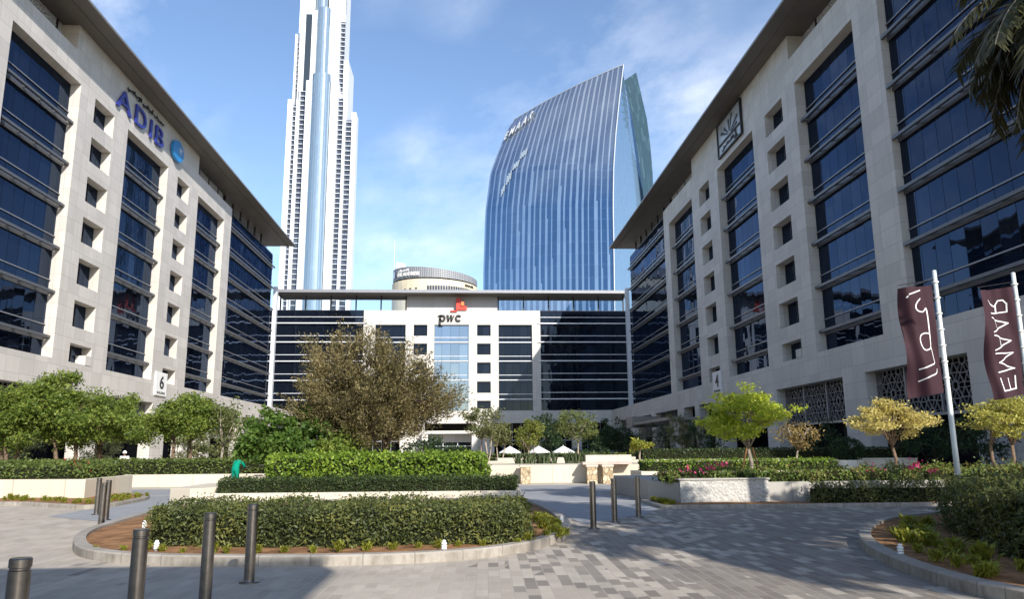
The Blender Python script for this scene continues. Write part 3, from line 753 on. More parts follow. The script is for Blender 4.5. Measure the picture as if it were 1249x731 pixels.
blocks('letter', M['ink'], sg, [[(1.75, 1.25), (2.2, 1.25), (2.2, .0), (1.95, 0)], [(1.95, 0), (2.2, 0), (2.62, 1.2), (2.5, 1.2)], [(2.45, 1.25), (2.85, 1.25), (2.8, 0), (2.55, 0)], [(2.55, 0), (2.8, 0), (3.3, 1.2), (3.12, 1.25)]], PW)
blocks('letter', M['ink'], sg, arc(4.0, .62, .68, .32, 55, 320, 12, .9, 1.)+[[(4.2, 1.2), (4.5, 1.15), (4.45, .85), (4.2, .85)]], PW)
for nm, mt, pl in (('logo_block', 'red', [(-2.5, 31.25), (-.2, 31.25), (-.2, 32.1), (-.75, 32.1), (-.75, 33.2), (-1.5, 33.2), (-1.5, 33.9), (-2.5, 33.9)]), ('logo_block', 'orange', [(-1.45, 32.15), (-.8, 32.15), (-.8, 33.1), (-1.45, 33.1)]), ('logo_block', 'red', [(-3.7, 30.85), (-2.3, 30.85), (-2.3, 31.15), (-3.7, 31.15)])):
    d0 = .05 if mt == 'red' else .36
    blocks(nm, M[mt], sg, [pl], lambda a, b, c, d0=d0: PC(a, d0+c, b), .3)
# number plates on the two wings
for P, u0, u1, ch, lab, w_ in ((PL, 90.9, 94.2, '6', 'white number plate reading 6 on the left building', 1), (PR, 94.2, 91.0, '4', 'pale number plate reading 4 on the right building', -1)):
    sg = thing('number_plate', lab, 'sign', P((u0+u1)/2, .1, 9.4))
    mb = MB(); mb.box(min(u0, u1), max(u0, u1), .01, .18, 8.2, 10.9, P); mb.build('plate', M['white2'] if ch == '6' else M['fin_pale'], sg)
    place_text(ch, lambda a, b, c: P(u0+w_*(1.1+a), .2+c, 9.0+b), 1.2, 1.5, 'numeral', M['ink'], sg, .02, .01)
    place_text('BUILDING', lambda a, b, c: P(u0+w_*(.5+a), .2+c, 8.4+b), 2.3, .25, 'small_lettering', M['ink'], sg, .01, .0)

# ------------------------------------------------------------------ distant towers
def comb(x0, x1, y0, y1, z0, z1, step, th):
    """stacked balcony slabs on a thin back wall, as one continuous profile"""
    mb = MB(); z = z0; pr = [(y1, z0)]
    while z+th < z1: pr += [(y1-.1, z), (y0, z), (y0, z+th), (y1-.1, z+th)]; z += step
    pr += [(y1-.1, z1), (y1, z1)]; n = len(pr)
    mb.v = [(x0, y, z) for y, z in pr]+[(x1, y, z) for y, z in pr]
    for k in range(n): mb.f.append((k, (k+1) % n, n+(k+1) % n, n+k))
    k = 1
    while k+4 < n-1:
        for o in (0, n): mb.f.append((o+k, o+k+1, o+k+2, o+k+3))
        k += 4
    return mb
M['tower_glass'] = mat_glass('pale blue tower glass', tint=(.70, .80, .88), base=(.17, .23, .28), f0=.35, f1=.85, panel=2.2, seam=.12, wob=.03, zrow=4.2)
M['tower_dark'] = mat_glass('dark balcony glass', tint=(.35, .42, .52), base=(.045, .055, .075), f0=.10, f1=.35, panel=2.5, zrow=4.2)  # dark base colour with a weak reflection
def supertall():
    D = 600.
    t = thing('skyscraper', 'very tall white tower with stepped shoulders and blue glass rib behind the left building', 'skyscraper', (at(385, 300, D).x, D, 0))
    X = lambda cx, cy=600: at(320+cx*.4925, cy*.4925, D).x
    Z = lambda cy: at(385, cy*.4925, D).z
    def wpier(x0, x1, y0, top, cy=600, name='white_pier', dep=13, mat='white'):
        mb = MB(); q = (D+y0)/D; mb.box(X(x0, cy)*q, X(x1, cy)*q, D+y0, D+y0+dep, 0, Z(top)); return mb.build(name, M[mat], t)
    def balc(x0, x1, y0, top, cy=600, bot=None):
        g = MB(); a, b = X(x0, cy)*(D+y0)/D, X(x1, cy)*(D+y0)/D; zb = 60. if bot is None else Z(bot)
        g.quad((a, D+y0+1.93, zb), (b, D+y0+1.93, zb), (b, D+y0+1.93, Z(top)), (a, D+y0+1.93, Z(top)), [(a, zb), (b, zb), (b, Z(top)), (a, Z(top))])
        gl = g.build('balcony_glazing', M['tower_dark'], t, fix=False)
        comb(a, b, D+y0+.6, D+y0+2.1, zb, Z(top), 4.25, .42).build('balcony_slabs', M['white'], gl)  # stacked balcony slabs, no louvre blades
    # outer shoulders, mid piers, balcony stacks either side of the glass rib
    wpier(45, 58, 8, 236); balc(58, 67, 9, 246); wpier(67, 73, 8, 236)
    wpier(73, 75.5, 5, 205); balc(75.5, 90, 6, 214); wpier(90, 106, 2, 196)
    wpier(154, 173, 2, 196); balc(173, 188, 6, 232); wpier(188, 194, 5, 226)
    balc(194, 211, 9, 282); wpier(211, 222, 8, 266)
    def rib(x0, x1, bot, top, cy, y0):
        mb = MB(); a, b = X(x0, cy)*(D+y0)/D, X(x1, cy)*(D+y0)/D; n = 12; c = (a+b)/2; r = (b-a)/2
        pr = [(c+r*cos(pi+pi*k/n), D+y0+r*.8*sin(pi+pi*k/n)) for k in range(n+1)]
        z0, z1 = bot, Z(top); s = 0.
        for k in range(n):
            d = hypot(pr[k+1][0]-pr[k][0], pr[k+1][1]-pr[k][1])
            mb.quad((*pr[k], z0), (*pr[k+1], z0), (*pr[k+1], z1), (*pr[k], z1), [(s, z0), (s+d, z0), (s+d, z1), (s, z1)]); s += d
        mb.poly([(*p, z1) for p in pr]); mb.build('glass_rib', M['tower_glass'], t)
    rib(106, 154, 40, 182, 600, 3)
    # upper tier
    wpier(79, 84, 12, 66, 150, dep=30); balc(84, 90, 14, 76, 150, 200); wpier(90, 104, 10, 44, 150, dep=30); wpier(104, 119, 9, 20, 150, 'glass_strip', 30, 'tower_glass'); wpier(119, 133, 8, 12, 150, dep=30)
    rib(133, 165, 100, 10, 150, 7)
    wpier(165, 178, 8, 14, 150, dep=30); wpier(178, 190, 9, 40, 150, dep=30); balc(190, 202, 12, 30, 150, 222); wpier(202, 214, 11, 132, 150, dep=30); wpier(196, 206, 16, 10, 60, dep=24)
    mb = MB(); mb.box(X(75), X(176), D+12, D+44, 0, Z(214)); mb.box(X(47), X(192), D+11.5, D+26, 0, Z(250)); mb.build('tower_body', M['white'], t)
    mb = MB(); mb.box(X(93, 30)*(D+18)/D, X(206, 30)*(D+18)/D, D+18, D+44, 0, Z(-120)); mb.build('tower_core', M['white'], t)
    balc(194, 208, 17, -90, 0, 30); balc(96, 104, 17, -90, 0, 44)
    wpier(112, 132, 15, -70, 0, dep=20); wpier(166, 186, 15, -70, 0, dep=20); rib(134, 164, 150, -100, 0, 16)
supertall()

def mat_emaar():
    m, nt, out = new_mat('striped blue tower glass'); N = NT(nt); u, v, _ = N.sep(N.uv())
    k = N.math('MULTIPLY', u, 22.); cell = N.math('FLOOR', k); fr = N.math('FRACT', k)
    wn = N.n('ShaderNodeTexWhiteNoise', noise_dimensions='1D'); N.l(cell, wn.inputs['W'])
    wn2 = N.n('ShaderNodeTexWhiteNoise', noise_dimensions='1D'); N.l(N.math('ADD', cell, 71.3), wn2.inputs['W'])
    width = N.maprange(wn.outputs['Value'], 0, 1, .3, .62)
    stripe = N.math('LESS_THAN', fr, width)
    # pale fritted strips: each reaches its own height, then a thinner one carries on
    lowtop = N.maprange(wn2.outputs['Value'], 0, 1, .18, .62)
    low = N.math('LESS_THAN', v, lowtop); thin = N.math('LESS_THAN', fr, N.math('MULTIPLY', width, .6))
    pale = N.math('MAXIMUM', N.math('MULTIPLY', stripe, low), thin)
    fl = N.math('LESS_THAN', N.math('FRACT', N.math('MULTIPLY', v, 34.)), .10)
    pn = N.n('ShaderNodeTexWhiteNoise', noise_dimensions='3D'); N.l(N.comb(cell, N.math('FLOOR', N.math('MULTIPLY', v, 34.)), 0.), pn.inputs['Vector'])
    deep = N.mix(pn.outputs['Value'], (.008, .034, .105), (.013, .048, .135)); lite = N.mix(pn.outputs['Value'], (.15, .24, .385), (.20, .30, .45))
    # colour turns greyer towards the crown
    crown_grey = N.maprange(v, .46, .86, 0., .85)
    deep = N.mix(crown_grey, deep, (.13, .15, .19)); lite = N.mix(crown_grey, lite, (.36, .385, .43))
    c = N.mix(pale, deep, lite); c = N.mix(N.math('MULTIPLY', fl, .10), c, (.20, .27, .38))
    d = N.n('ShaderNodeBsdfDiffuse'); N.l(c, d.inputs['Color'])
    g = N.n('ShaderNodeBsdfGlossy'); g.inputs['Roughness'].default_value = .04; g.inputs['Color'].default_value = (.6, .78, 1, 1)
    lw = N.n('ShaderNodeLayerWeight'); lw.inputs[0].default_value = .4
    mx = N.n('ShaderNodeMixShader'); N.l(N.maprange(lw.outputs['Facing'], 0, 1, .18, .6), mx.inputs[0]); N.l(d.outputs[0], mx.inputs[1]); N.l(g.outputs[0], mx.inputs[2])
    N.l(mx.outputs[0], out.inputs[0]); return m
def interp(tab, t):
    for (a, *p), (b, *q) in zip(tab, tab[1:]):
        if t <= b: k = (t-a)/(b-a); return [x+(y-x)*k for x, y in zip(p, q)]
    return list(tab[-1][1:])
def emaar_tower():
    t = thing('glass_tower', 'curved blue glass tower with pale vertical stripes and sloping crown behind the right building', 'skyscraper', (at(690, 540, 350).x, 350, 0))
    # left silhouette and right front edge, as heights v -> photo position
    LT = [(0, 589, 480), (.3, 589.5, 330), (.45, 592, 258), (.6, 598, 211), (.73, 606, 189), (.85, 614, 170), (.94, 620, 156), (1, 627, 146.5)]
    RT = [(0, 751, 480), (.3, 749, 320), (.45, 747.8, 250), (.6, 748.5, 205), (.73, 751, 165), (.85, 755, 125), (1, 760.5, 79)]
    nu, nv = 26, 44
    def pt(u, v):
        a = at(*interp(LT, v), 392.); b = at(*interp(RT, v), 335.)
        p = a.lerp(b, u); bow = 4*u*(1-u)
        d = (p-Vector((0, 0, EYE))).normalized()
        return Vector((p.x+d.x*0, p.y-4*bow, p.z))
    mb = MB()
    for i in range(nu):
        for j in range(nv):
            q = [(i/nu, j/nv), ((i+1)/nu, j/nv), ((i+1)/nu, (j+1)/nv), (i/nu, (j+1)/nv)]
            mb.quad(*[pt(*x) for x in q], q)
    bm_o = mb.build('striped_front', mat_emaar(), t, smooth=False, fix=False)
    # right end wall set back, and the sail fin at its far edge
    M['end_glass'] = mat_glass('pale green tower glass', tint=(.62, .76, .90), base=(.16, .26, .38), f0=.25, f1=.8, panel=1.4, seam=.16, wob=.02, zrow=3.6)
    E1 = [(0, 800, 480), (.3, 800, 320), (.45, 797.5, 250), (.6, 796, 209), (.73, 793, 175), (.85, 789, 145), (1, 776, 88)]
    E0 = [(0, 798, 480), (.3, 789, 320), (.45, 786, 250), (.6, 781, 209), (.73, 776, 175), (.85, 770, 140), (1, 761.5, 98)]
    def strip(name, TA, ya, TB, yb, mat, parent, n=40, flip=False):
        mb = MB()
        for j in range(n):
            a0, a1 = at(*interp(TA, j/n), ya), at(*interp(TA, (j+1)/n), ya); b0, b1 = at(*interp(TB, j/n), yb), at(*interp(TB, (j+1)/n), yb)
            w_ = (b0-a0).length
            mb.quad(a0, b0, b1, a1, [(0, a0.z), (w_, b0.z), (w_, b1.z), (0, a1.z)])
        return mb.build(name, mat, parent, fix=False)
    strip('end_wall', RT, 336., E0, 372., M['end_glass'], t)
    strip('sail_fin', E0, 366., E1, 378., mat_glass('deep green sail glass', tint=(.42, .52, .56), base=(.04, .075, .09), f0=.15, f1=.6, panel=1.6, seam=.2, wob=.02, zrow=3.6), t)
    # solid body behind so the tower has depth from any side
    mb = MB(); nb = 14
    rows = []
    for j in range(nb+1):
        v = j/nb*.97; a, b, c = pt(0, v), pt(1, v), at(*interp(E0, v), 372.)
        rows.append([a+Vector((1.5, 2, 0)), a+Vector((14, 40, 0)), c+Vector((-3, 18, 0)), c+Vector((-1.5, 1.5, 0)), b+Vector((-1.2, 3, -.5))])
    for j in range(nb):
        for k in range(4): mb.quad(rows[j][k], rows[j][k+1], rows[j+1][k+1], rows[j+1][k])
    mb.poly(rows[-1]); mb.build('rear_wall', M['tower_dark'], t)
    # edge trim in white metal along the front edge
    mb = MB(); mb.tube([at(*interp(RT, j/30), 334.6) for j in range(31)], .22, 5); mb.build('edge_trim', M['fin_pale'], t)
    mb = MB(); mb.tube([pt(k/30, 1.)+Vector((0, 0, .2)) for k in range(31)], .22, 5); mb.build('crown_trim', M['fin_pale'], t)
    # raised white letters following the curved face
    sgn = thing('tower_lettering', 'white raised capital letters near the top of the curved blue tower', 'sign', pt(.2, .93))
    V, Fc = text_mesh('E M A A R', 1., .02, .012)
    lo_, hi_ = V.min(0), V.max(0)
    xs = V[:, 0]
    # one mesh per letter: split by connected islands in x
    import collections
    par = list(range(len(V)))
    def fnd(a):
        while par[a] != a: par[a] = par[par[a]]; a = par[a]
        return a
    for f in Fc:
        for q in f[1:]: par[fnd(q)] = fnd(f[0])
    isl_ = collections.defaultdict(list)
    for f in Fc: isl_[fnd(f[0])].append(f)
    for fs in isl_.values():
        idx = sorted({q for f in fs for q in f}); mp = {q: k for k, q in enumerate(idx)}; mb = MB()
        for q in idx:
            s_ = (V[q, 0]-lo_[0])/(hi_[0]-lo_[0]); h_ = (V[q, 1]-lo_[1])/(hi_[1]-lo_[1])
            s_ = (s_*5-int(min(4.999, s_*5)))*.62/5+.2*int(min(4.999, s_*5)) if False else s_
            u_ = .015+.22*s_; v_ = .83+.085*s_+.06*h_
            p = pt(u_, v_); mb.v.append((p.x-.3, p.y-1.2-V[q, 2]*20, p.z))
        mb.f = [tuple(mp[q] for q in f) for f in fs]; mb.build('letter', M['white2'], sgn)
    # sun reflections put in as pale panels stepping down the face
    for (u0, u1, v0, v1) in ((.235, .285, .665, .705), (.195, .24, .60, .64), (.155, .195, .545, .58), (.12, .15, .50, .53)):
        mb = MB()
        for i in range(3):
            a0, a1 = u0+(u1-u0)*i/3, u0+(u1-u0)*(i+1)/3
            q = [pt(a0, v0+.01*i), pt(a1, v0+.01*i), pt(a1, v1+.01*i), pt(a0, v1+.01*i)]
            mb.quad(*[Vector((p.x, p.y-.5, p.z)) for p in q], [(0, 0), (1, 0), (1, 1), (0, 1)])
        mb.build('glare_patch', mat_glass('pale glare glass', tint=(.9, .95, 1), base=(.42, .5, .55), f0=.3, f1=.6, panel=9., wob=.02) if 'glare_glass' not in M else M['glare_glass'], t, fix=False)
emaar_tower()

def hotel():
    D = 300.
    t = thing('hotel_tower', 'cream drum shaped hotel top with grey lattice crown behind the centre building', 'tower', (at(530, 350, D).x, D, 0))
    cxp = at(528, 340, D).x; rx = 18.2
    Z = lambda y: at(528, y, D+5.5).z
    M['cream'] = mat_stone('cream render', (.66, .58, .43), joint=(3., 3.4), var=.03)
    def drum(name, r, z0, z1, mat, parent, tilt0=0., tilt1=0., n=40, y=0.):
        mb = MB()
        for k in range(n):
            a, b = pi+2*pi*k/n, pi+2*pi*(k+1)/n
            f = lambda w, z, tl: (cxp+r*cos(w), D+22+y+r*sin(w), z-tl*cos(w))
            mb.quad(f(a, z0, tilt0), f(b, z0, tilt0), f(b, z1, tilt1), f(a, z1, tilt1), [(r*a, z0), (r*b, z0), (r*b, z1), (r*a, z1)])
        mb.poly([(cxp+r*cos(2*pi*k/n), D+22+y+r*sin(2*pi*k/n), z1-tilt1*cos(2*pi*k/n)) for k in range(n)])
        return mb.build(name, mat, parent)
    drum('wall', rx, 0, Z(341), M['cream'], t, 0, .6)
    m, nt_, out = new_mat('grey crown lattice'); N = NT(nt_)
    u, v, _ = N.sep(N.uv()); gx = N.math('LESS_THAN', N.math('FRACT', N.math('MULTIPLY', u, 1.1)), .3); gz = N.math('LESS_THAN', N.math('FRACT', N.math('MULTIPLY', v, 1.4)), .3)
    N.bsdf(out, N.mix(N.math('MAXIMUM', gx, gz), (.10, .11, .125), (.30, .31, .33)), .5)
    drum('lattice_crown', rx-.35, Z(341)+.65, Z(327.5), m, t, .6, 2.0)
    # glazed band and small window openings in the cream wall
    mb = MB(); n = 26
    for k in range(n):
        a, b = radians(-98+k*3.4), radians(-98+(k+1)*3.4-.7)
        z0, z1 = Z(360), Z(349+.06*abs(k-8))
        mb.quad(*[(cxp+(rx+.06)*cos(w), D+22+(rx+.06)*sin(w), z) for w, z in ((a, z0), (b, z0), (b, z1), (a, z1))], [(a*rx, z0), (b*rx, z0), (b*rx, z1), (a*rx, z1)])
    mb.build('glazed_band', M['tower_dark'], t)
    for k in range(7):
        a = radians(-165+k*8.5); mb = MB(); b = a+radians(3)
        mb.quad(*[(cxp+(rx+.05)*cos(w), D+22+(rx+.05)*sin(w), z) for w, z in ((a, Z(353)), (b, Z(353)), (b, Z(351)), (a, Z(351)))], [(0, 0), (1, 0), (1, 1), (0, 1)])
        mb.build('window', M['tower_dark'], t)
    mb = MB(); a, b = at(477.5, 322, D).x, at(491, 322, D).x
    mb.prism([(a, Z(324)), (b, Z(324)), (b-.7, Z(312)), (a+.1, Z(310))], 0, 8, lambda x, z, y: (x, D+20+y, z)); mb.build('plant_room', M['white2'], t)
    mb = MB(); mb.tube([(at(475.5, 320, D).x, D+18, 0), (at(475.5, 320, D).x, D+18, Z(284))], [.28, .12], 6); mb.build('mast', M['fin_pale'], t)
    # lettering round the crown, one letter after another
    sg = thing('crown_lettering', 'pale raised letters and square logo round the grey hotel crown', 'sign', (cxp-10, D+6, Z(334)))
    def curved(s, a0, a1, z, h, mat, r=rx+.15, tl=1.2):
        V, Fc = text_mesh(s, 1., .02, .02); lo_, hi_ = V.min(0), V.max(0); mb = MB()
        for q in V:
            w_ = radians(a0+(a1-a0)*(q[0]-lo_[0])/(hi_[0]-lo_[0])); rr = r+q[2]*6
            mb.v.append((cxp+rr*cos(w_), D+22+rr*sin(w_), z-tl*cos(w_)+h*(q[1]-lo_[1])/(hi_[1]-lo_[1])))
        mb.f = Fc; return mb
    curved('THE ADDRESS', -146, -108, Z(337.5), 1.5, None).build('lettering', M['white2'], sg)
    curved('\uFEE5\uFE8D\uFEEE\uFEE8\uFECC\uFEDF\uFE8D', -144, -124, Z(332.5), 1.2, None).build('script_lettering', M['white2'], sg)
    mb = MB()
    for k in range(4):
        a, b = radians(-161+k*2), radians(-161+(k+1)*2)
        mb.quad(*[(cxp+(rx+.1)*cos(w), D+22+(rx+.1)*sin(w), z) for w, z in ((a, Z(337.5)+1.1), (b, Z(337.5)+1.1), (b, Z(329.5)+1.1), (a, Z(329.5)+1.1))])
    mb.build('logo_square', M['fin_pale'], sg)
    sg = thing('drum_lettering', 'small dark letters on the cream drum wall', 'sign', (cxp+12, D+10, Z(344)))
    curved('EMAAR', -46, -28, Z(347.5), 1.1, None, rx+.06, 0.).build('lettering', M['ink'], sg)
hotel()

# ------------------------------------------------------------------ planters and low walls
def wall_poly(name, pts, z0, z1, mat, label, cat='planter wall', bevel=.015, group=None):
    mb = MB().prism(pts, z0, z1); o = mb.build(name, mat, bevel=bevel); return tag(o, label, cat, group)
wall_poly('planter_wall', [(-9.55, 26.2), (-8.75, 25.65), (1.62, 25.4), (1.75, 25.6), (1.75, 36), (-9.6, 36)], 0, .34, M['stone_beige'], 'long low beige planter wall behind the front hedge island')
mb = MB().prism([(-9.6, 26.2), (-8.75, 25.62), (-8.2, 26.4), (-8.6, 30), (-9.65, 30)], 0.0, .50); tag(mb.build('planter_wall', M['stone_beige'], bevel=.02), 'low beige stone block at the left end of the centre planter', 'planter wall')
wall_poly('planter_wall', [(-31, 29.3), (-16.3, 28.8), (-13.25, 28.25), (-13.7, 33.2), (-14.2, 34.3), (-31, 34.5)], 0, .74, M['stone_beige'], 'cream planter wall at the far left behind the yellow bedding strip')
wall_poly('planter_wall', [(-30, 39.0), (-7.0, 38.7), (-7.0, 48), (-30, 48)], 0, .60, M['stone_beige'], 'long cream retaining wall under the trimmed hedge beyond the road')
wall_poly('planter_wall', [(.4, 39.4), (11.2, 38.2), (16.5, 39.2), (16.5, 45), (.4, 45)], 0, .88, M['stone_beige'], 'sunlit cream garden wall behind the right trio of bollards')
wall_poly('planter_wall', [(-.6, 46), (2.3, 46), (2.3, 47), (-.6, 47)], 0, 1.0, M['stone_beige'], 'short cream terrace wall below the plaza trees')
wall_poly('planter_wall', [(2.0, 52), (14.5, 51), (14.5, 56), (2.0, 56)], 0, 1.1, M['stone_beige'], 'pale terrace wall behind the strap leaved plants')
wall_poly('planter_wall', [(8.0, 46.5), (17, 46.5), (26, 44), (26, 62), (8.0, 62)], 0, 1.0, M['stone_beige'], 'low sloping terrace wall below the right hand hedges')
pw = thing('planter_wall', 'grey planter wall with a chiselled pale stone panel on the right', 'planter wall', (7.5, 23, 0))
mb = MB().prism([(5.72, 24.6), (6.19, 22.86), (30, 22.7), (30, 30), (5.6, 30)], 0, .64); mb.build('wall', M['stone_grey'], pw)
mb = MB().prism([(6.2, 22.72), (8.82, 22.70), (8.82, 22.855), (6.2, 22.857)], 0, .72); mb.build('stone_panel', M['rough_stone'], pw)
mb = MB().prism([(6.15, 22.68), (8.86, 22.66), (8.86, 23.0), (6.15, 23.0)], .722, .765); mb.build('coping', M['stone_grey'], pw)
wall_poly('planter_wall', [(7.6, 34.1), (16.6, 33.4), (17, 36.2), (7.6, 36.4)], 0, .66, M['stone_beige'], 'beige planter wall under the bright hedge on the right')
# rubble faced gate posts along the cream garden wall
for i, (px, lab) in enumerate(((641, 'rubble stone post by the left end of the cream garden wall'), (722, 'rubble stone post under the left end of the pink bench slab'), (741, 'rubble stone post under the right end of the pink bench slab')  )):
    p = gr(px, 590.5); pt_ = thing('stone_post', lab, 'post', (p.x, p.y, 0), 'rubble stone posts')
    mb = MB(); mb.box(-.24, .24, -.22, .22, 0, .8); local(mb, 'shaft', M['rubble'], pt_)
    mb = MB(); mb.box(-.28, .28, -.26, .26, .803, .9); local(mb, 'cap', M['stone_beige'], pt_)
bn = thing('bench', 'pinkish stone slab bench across two rubble posts', 'bench', (6.4, 38.2, 0))
mb = MB(); mb.box(5.6, 8.0, 37.9, 38.9, .905, 1.02); mb.build('seat', mat_plain('pink stone', (.52, .38, .33), .7), bn)
mb = MB(); mb.box(5.9, 8.2, 38.9, 39.2, .905, 1.35); mb.build('backrest', M['stone_beige'], bn)

# ------------------------------------------------------------------ hedges
def poly_points(pts, n):
    a = np.array(pts, float); lo_, hi_ = a.min(0), a.max(0); out = np.empty((0, 2))
    while len(out) < n:
        q = rng.uniform(lo_, hi_, (n*2, 2)); ins = np.zeros(len(q), bool); j = len(a)-1
        for i in range(len(a)):
            c = ((a[i, 1] > q[:, 1]) != (a[j, 1] > q[:, 1])) & (q[:, 0] < (a[j, 0]-a[i, 0])*(q[:, 1]-a[i, 1])/(a[j, 1]-a[i, 1]+1e-12)+a[i, 0]); ins ^= c; j = i
        out = np.vstack([out, q[ins]])
    return out[:n]
def lump(x, y, z, s): return noise.noise(Vector((x*s, y*s, z*s)))
def hedge(label, pts, z0, z1, leaf, dens, ll, lw, bulge=.10, lump_s=1.3, cat='hedge', group=None, flowers=None, name='hedge', core=.10, round_=.14, skip_back=True, stray=.05):
    c = Vector((sum(p[0] for p in pts)/len(pts), sum(p[1] for p in pts)/len(pts), 0))
    t = thing(name, label, cat, (c.x, c.y, z0), group)
    ip = offset_path([Vector((p[0], p[1], 0)) for p in pts], core)
    area = 0.
    for i in range(len(pts)): area += pts[i][0]*pts[(i+1) % len(pts)][1]-pts[(i+1) % len(pts)][0]*pts[i][1]
    if area < 0: ip = offset_path([Vector((p[0], p[1], 0)) for p in pts], -core)
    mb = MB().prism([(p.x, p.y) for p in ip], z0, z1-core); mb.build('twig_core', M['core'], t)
    P = []; NR = []; area = abs(area)/2
    for x, y in poly_points(pts, int(area*dens*.55)):
        d = min(seg_dist(x, y, pts[i], pts[(i+1) % len(pts)]) for i in range(len(pts)))
        r = max(0, 1-d/round_) if round_ else 0
        P.append((x, y, z1-r*r*round_*.8+bulge*lump(x, y, 0, lump_s)-abs(random.gauss(0, .5*core))+(abs(random.gauss(0, stray)) if random.random() < .25 else 0))); NR.append((0, 0, 1.))
    sg_ = 1 if area > 0 else -1
    for i in range(len(pts)):
        a, b = Vector((*pts[i], 0)), Vector((*pts[(i+1) % len(pts)], 0)); e = b-a
        n_ = Vector((e.y, -e.x, 0)).normalized(); m_ = (a+b)/2
        if (m_+n_*.01-c).length < (m_-n_*.01-c).length: n_ = -n_
        if skip_back and n_.dot(Vector((0, 0, 0))-m_) < 0: continue
        for _ in range(int(e.length*(z1-z0)*dens)):
            k = random.random(); z = z0+(z1-z0)*random.random()**.9
            p = a+e*k; r = max(0, 1-(z1-z)/round_) if round_ else 0
            o = bulge*lump(p.x, p.y, z*1.4, lump_s)-r*r*round_*.6-abs(random.gauss(0, .6*core))+(abs(random.gauss(0, stray)) if random.random() < .2 else 0)
            P.append((p.x+n_.x*o, p.y+n_.y*o, z)); NR.append((n_.x, n_.y, .45+.5*r))
    leaf_mesh('foliage', P, ll, lw, leaf, t, nrm=NR)
    if flowers:
        Q = []
        for fx, fy, fz, nf, rad in flowers[1]:
            for _ in range(nf): Q.append((fx+random.gauss(0, rad), fy+random.gauss(0, rad*.6), fz+random.gauss(0, rad*.4)))
        leaf_mesh('blossom', Q, .09, .08, flowers[0], t, up=.5)
    return t
def seg_dist(x, y, a, b):
    dx, dy = b[0]-a[0], b[1]-a[1]; k = max(0, min(1, ((x-a[0])*dx+(y-a[1])*dy)/(dx*dx+dy*dy+1e-9)))
    return hypot(x-a[0]-k*dx, y-a[1]-k*dy)

hedge('dense olive green hedge on the front kerbed island', [(-5.45, 13.8), (-4.9, 13.2), (-2.2, 12.75), (.2, 12.9), (1.0, 13.4), (1.2, 14.4), (.9, 15.4), (-5.2, 15.6), (-5.7, 14.8)], .08, .75, L['hedge'], 1500, .066, .026, .15, 1.4, round_=.28, core=.13)
hedge('low dark clipped hedge along the centre planter wall', [(-8.0, 25.75), (1.55, 25.6), (1.75, 26.4), (1.6, 27.0), (-8.1, 27.1)], .34, .79, L['hedge_dark'], 800, .075, .032, .08, 1.6)
hedge('taller bright green hedge behind the low dark hedge', [(-6.9, 27.3), (.55, 27.2), (.75, 28.2), (.7, 30.2), (-7.0, 30.2)], .34, 1.50, L['hedge_bright'], 420, .13, .07, .15, 1.8, round_=.25, stray=.09)
hedge('olive green hedge filling the right foreground bed', [(9.5, 15.3), (8.9, 14.4), (8.1, 12.6), (7.3, 10.6), (7.2, 8.2), (14.5, 7.6), (17, 16.5), (12, 16.9)], .1, 1.02, L['hedge'], 1100, .085, .030, .20, 1.2, round_=.3, stray=.09, core=.15)
hedge('loose grey green shrub row against the grey planter wall', [(9.9, 21.9), (13.5, 21.6), (18, 21.5), (18, 22.5), (9.9, 22.6)], .06, .66, L['hedge'], 1000, .09, .032, .34, 1.5, round_=.45, name='shrub_row', stray=.12, core=.2)
hedge('flowering shrub border with pink blooms on the grey planter wall', [(5.95, 23.2), (9.2, 22.95), (16, 22.9), (27, 22.9), (27, 24.4), (6.0, 24.6)], .62, .98, L['hedge_mixed'], 800, .085, .045, .28, 2.0, round_=.3, name='flower_border', cat='flower bed', stray=.10,
      flowers=(L['flower_pink'], [(7.1, 23.1, 1.05, 30, .14), (7.6, 23.2, 1.15, 26, .10), (6.5, 23.1, 1.0, 20, .16), (13.5, 23., 1.08, 34, .18), (14.0, 23., .9, 24, .14), (12.3, 23., .98, 12, .2), (17.0, 23., 1.0, 14, .2), (19, 23., 1.05, 14, .3)]))
hedge('uneven green shrubs on the cream wall at the far left', [(-31, 29.5), (-16.2, 29.0), (-13.5, 28.6), (-13.95, 33), (-31, 34)], .74, 1.22, L['hedge_mid'], 210, .12, .06, .16, 1.0, round_=.2, stray=.1,
      flowers=(L['flower_red'], [(-14.0, 28.9, 1.25, 22, .3), (-19.5, 29.1, 1.2, 18, .4)]))
hedge('long trimmed hedge on the cream retaining wall beyond the road', [(-30, 39.15), (-8, 38.85), (-8, 42.5), (-30, 42.5)], .60, 1.30, L['hedge_mid'], 190, .12, .065, .07, 1.0)
hedge('bright clipped hedge in the beige planter on the right', [(7.9, 34.4), (16.3, 33.7), (16.8, 35.8), (7.9, 36.)], .66, 1.14, L['hedge_bright'], 200, .11, .06, .06, 1.4)
hedge('long dark clipped hedge in front of the right building', [(10.6, 47), (18.6, 47), (26, 45), (26, 47.6), (18.6, 49.2), (10.6, 49.2)], 1.0, 1.62, L['hedge_dark'], 100, .13, .07, .06, 1.0)
hedge('thin clipped hedge below the plaza trees in front of the entrance', [(-2.0, 58), (22, 58), (22, 60), (-2.0, 60)], .4, 1.35, L['hedge_mid'], 60, .16, .09, .06, 1.)

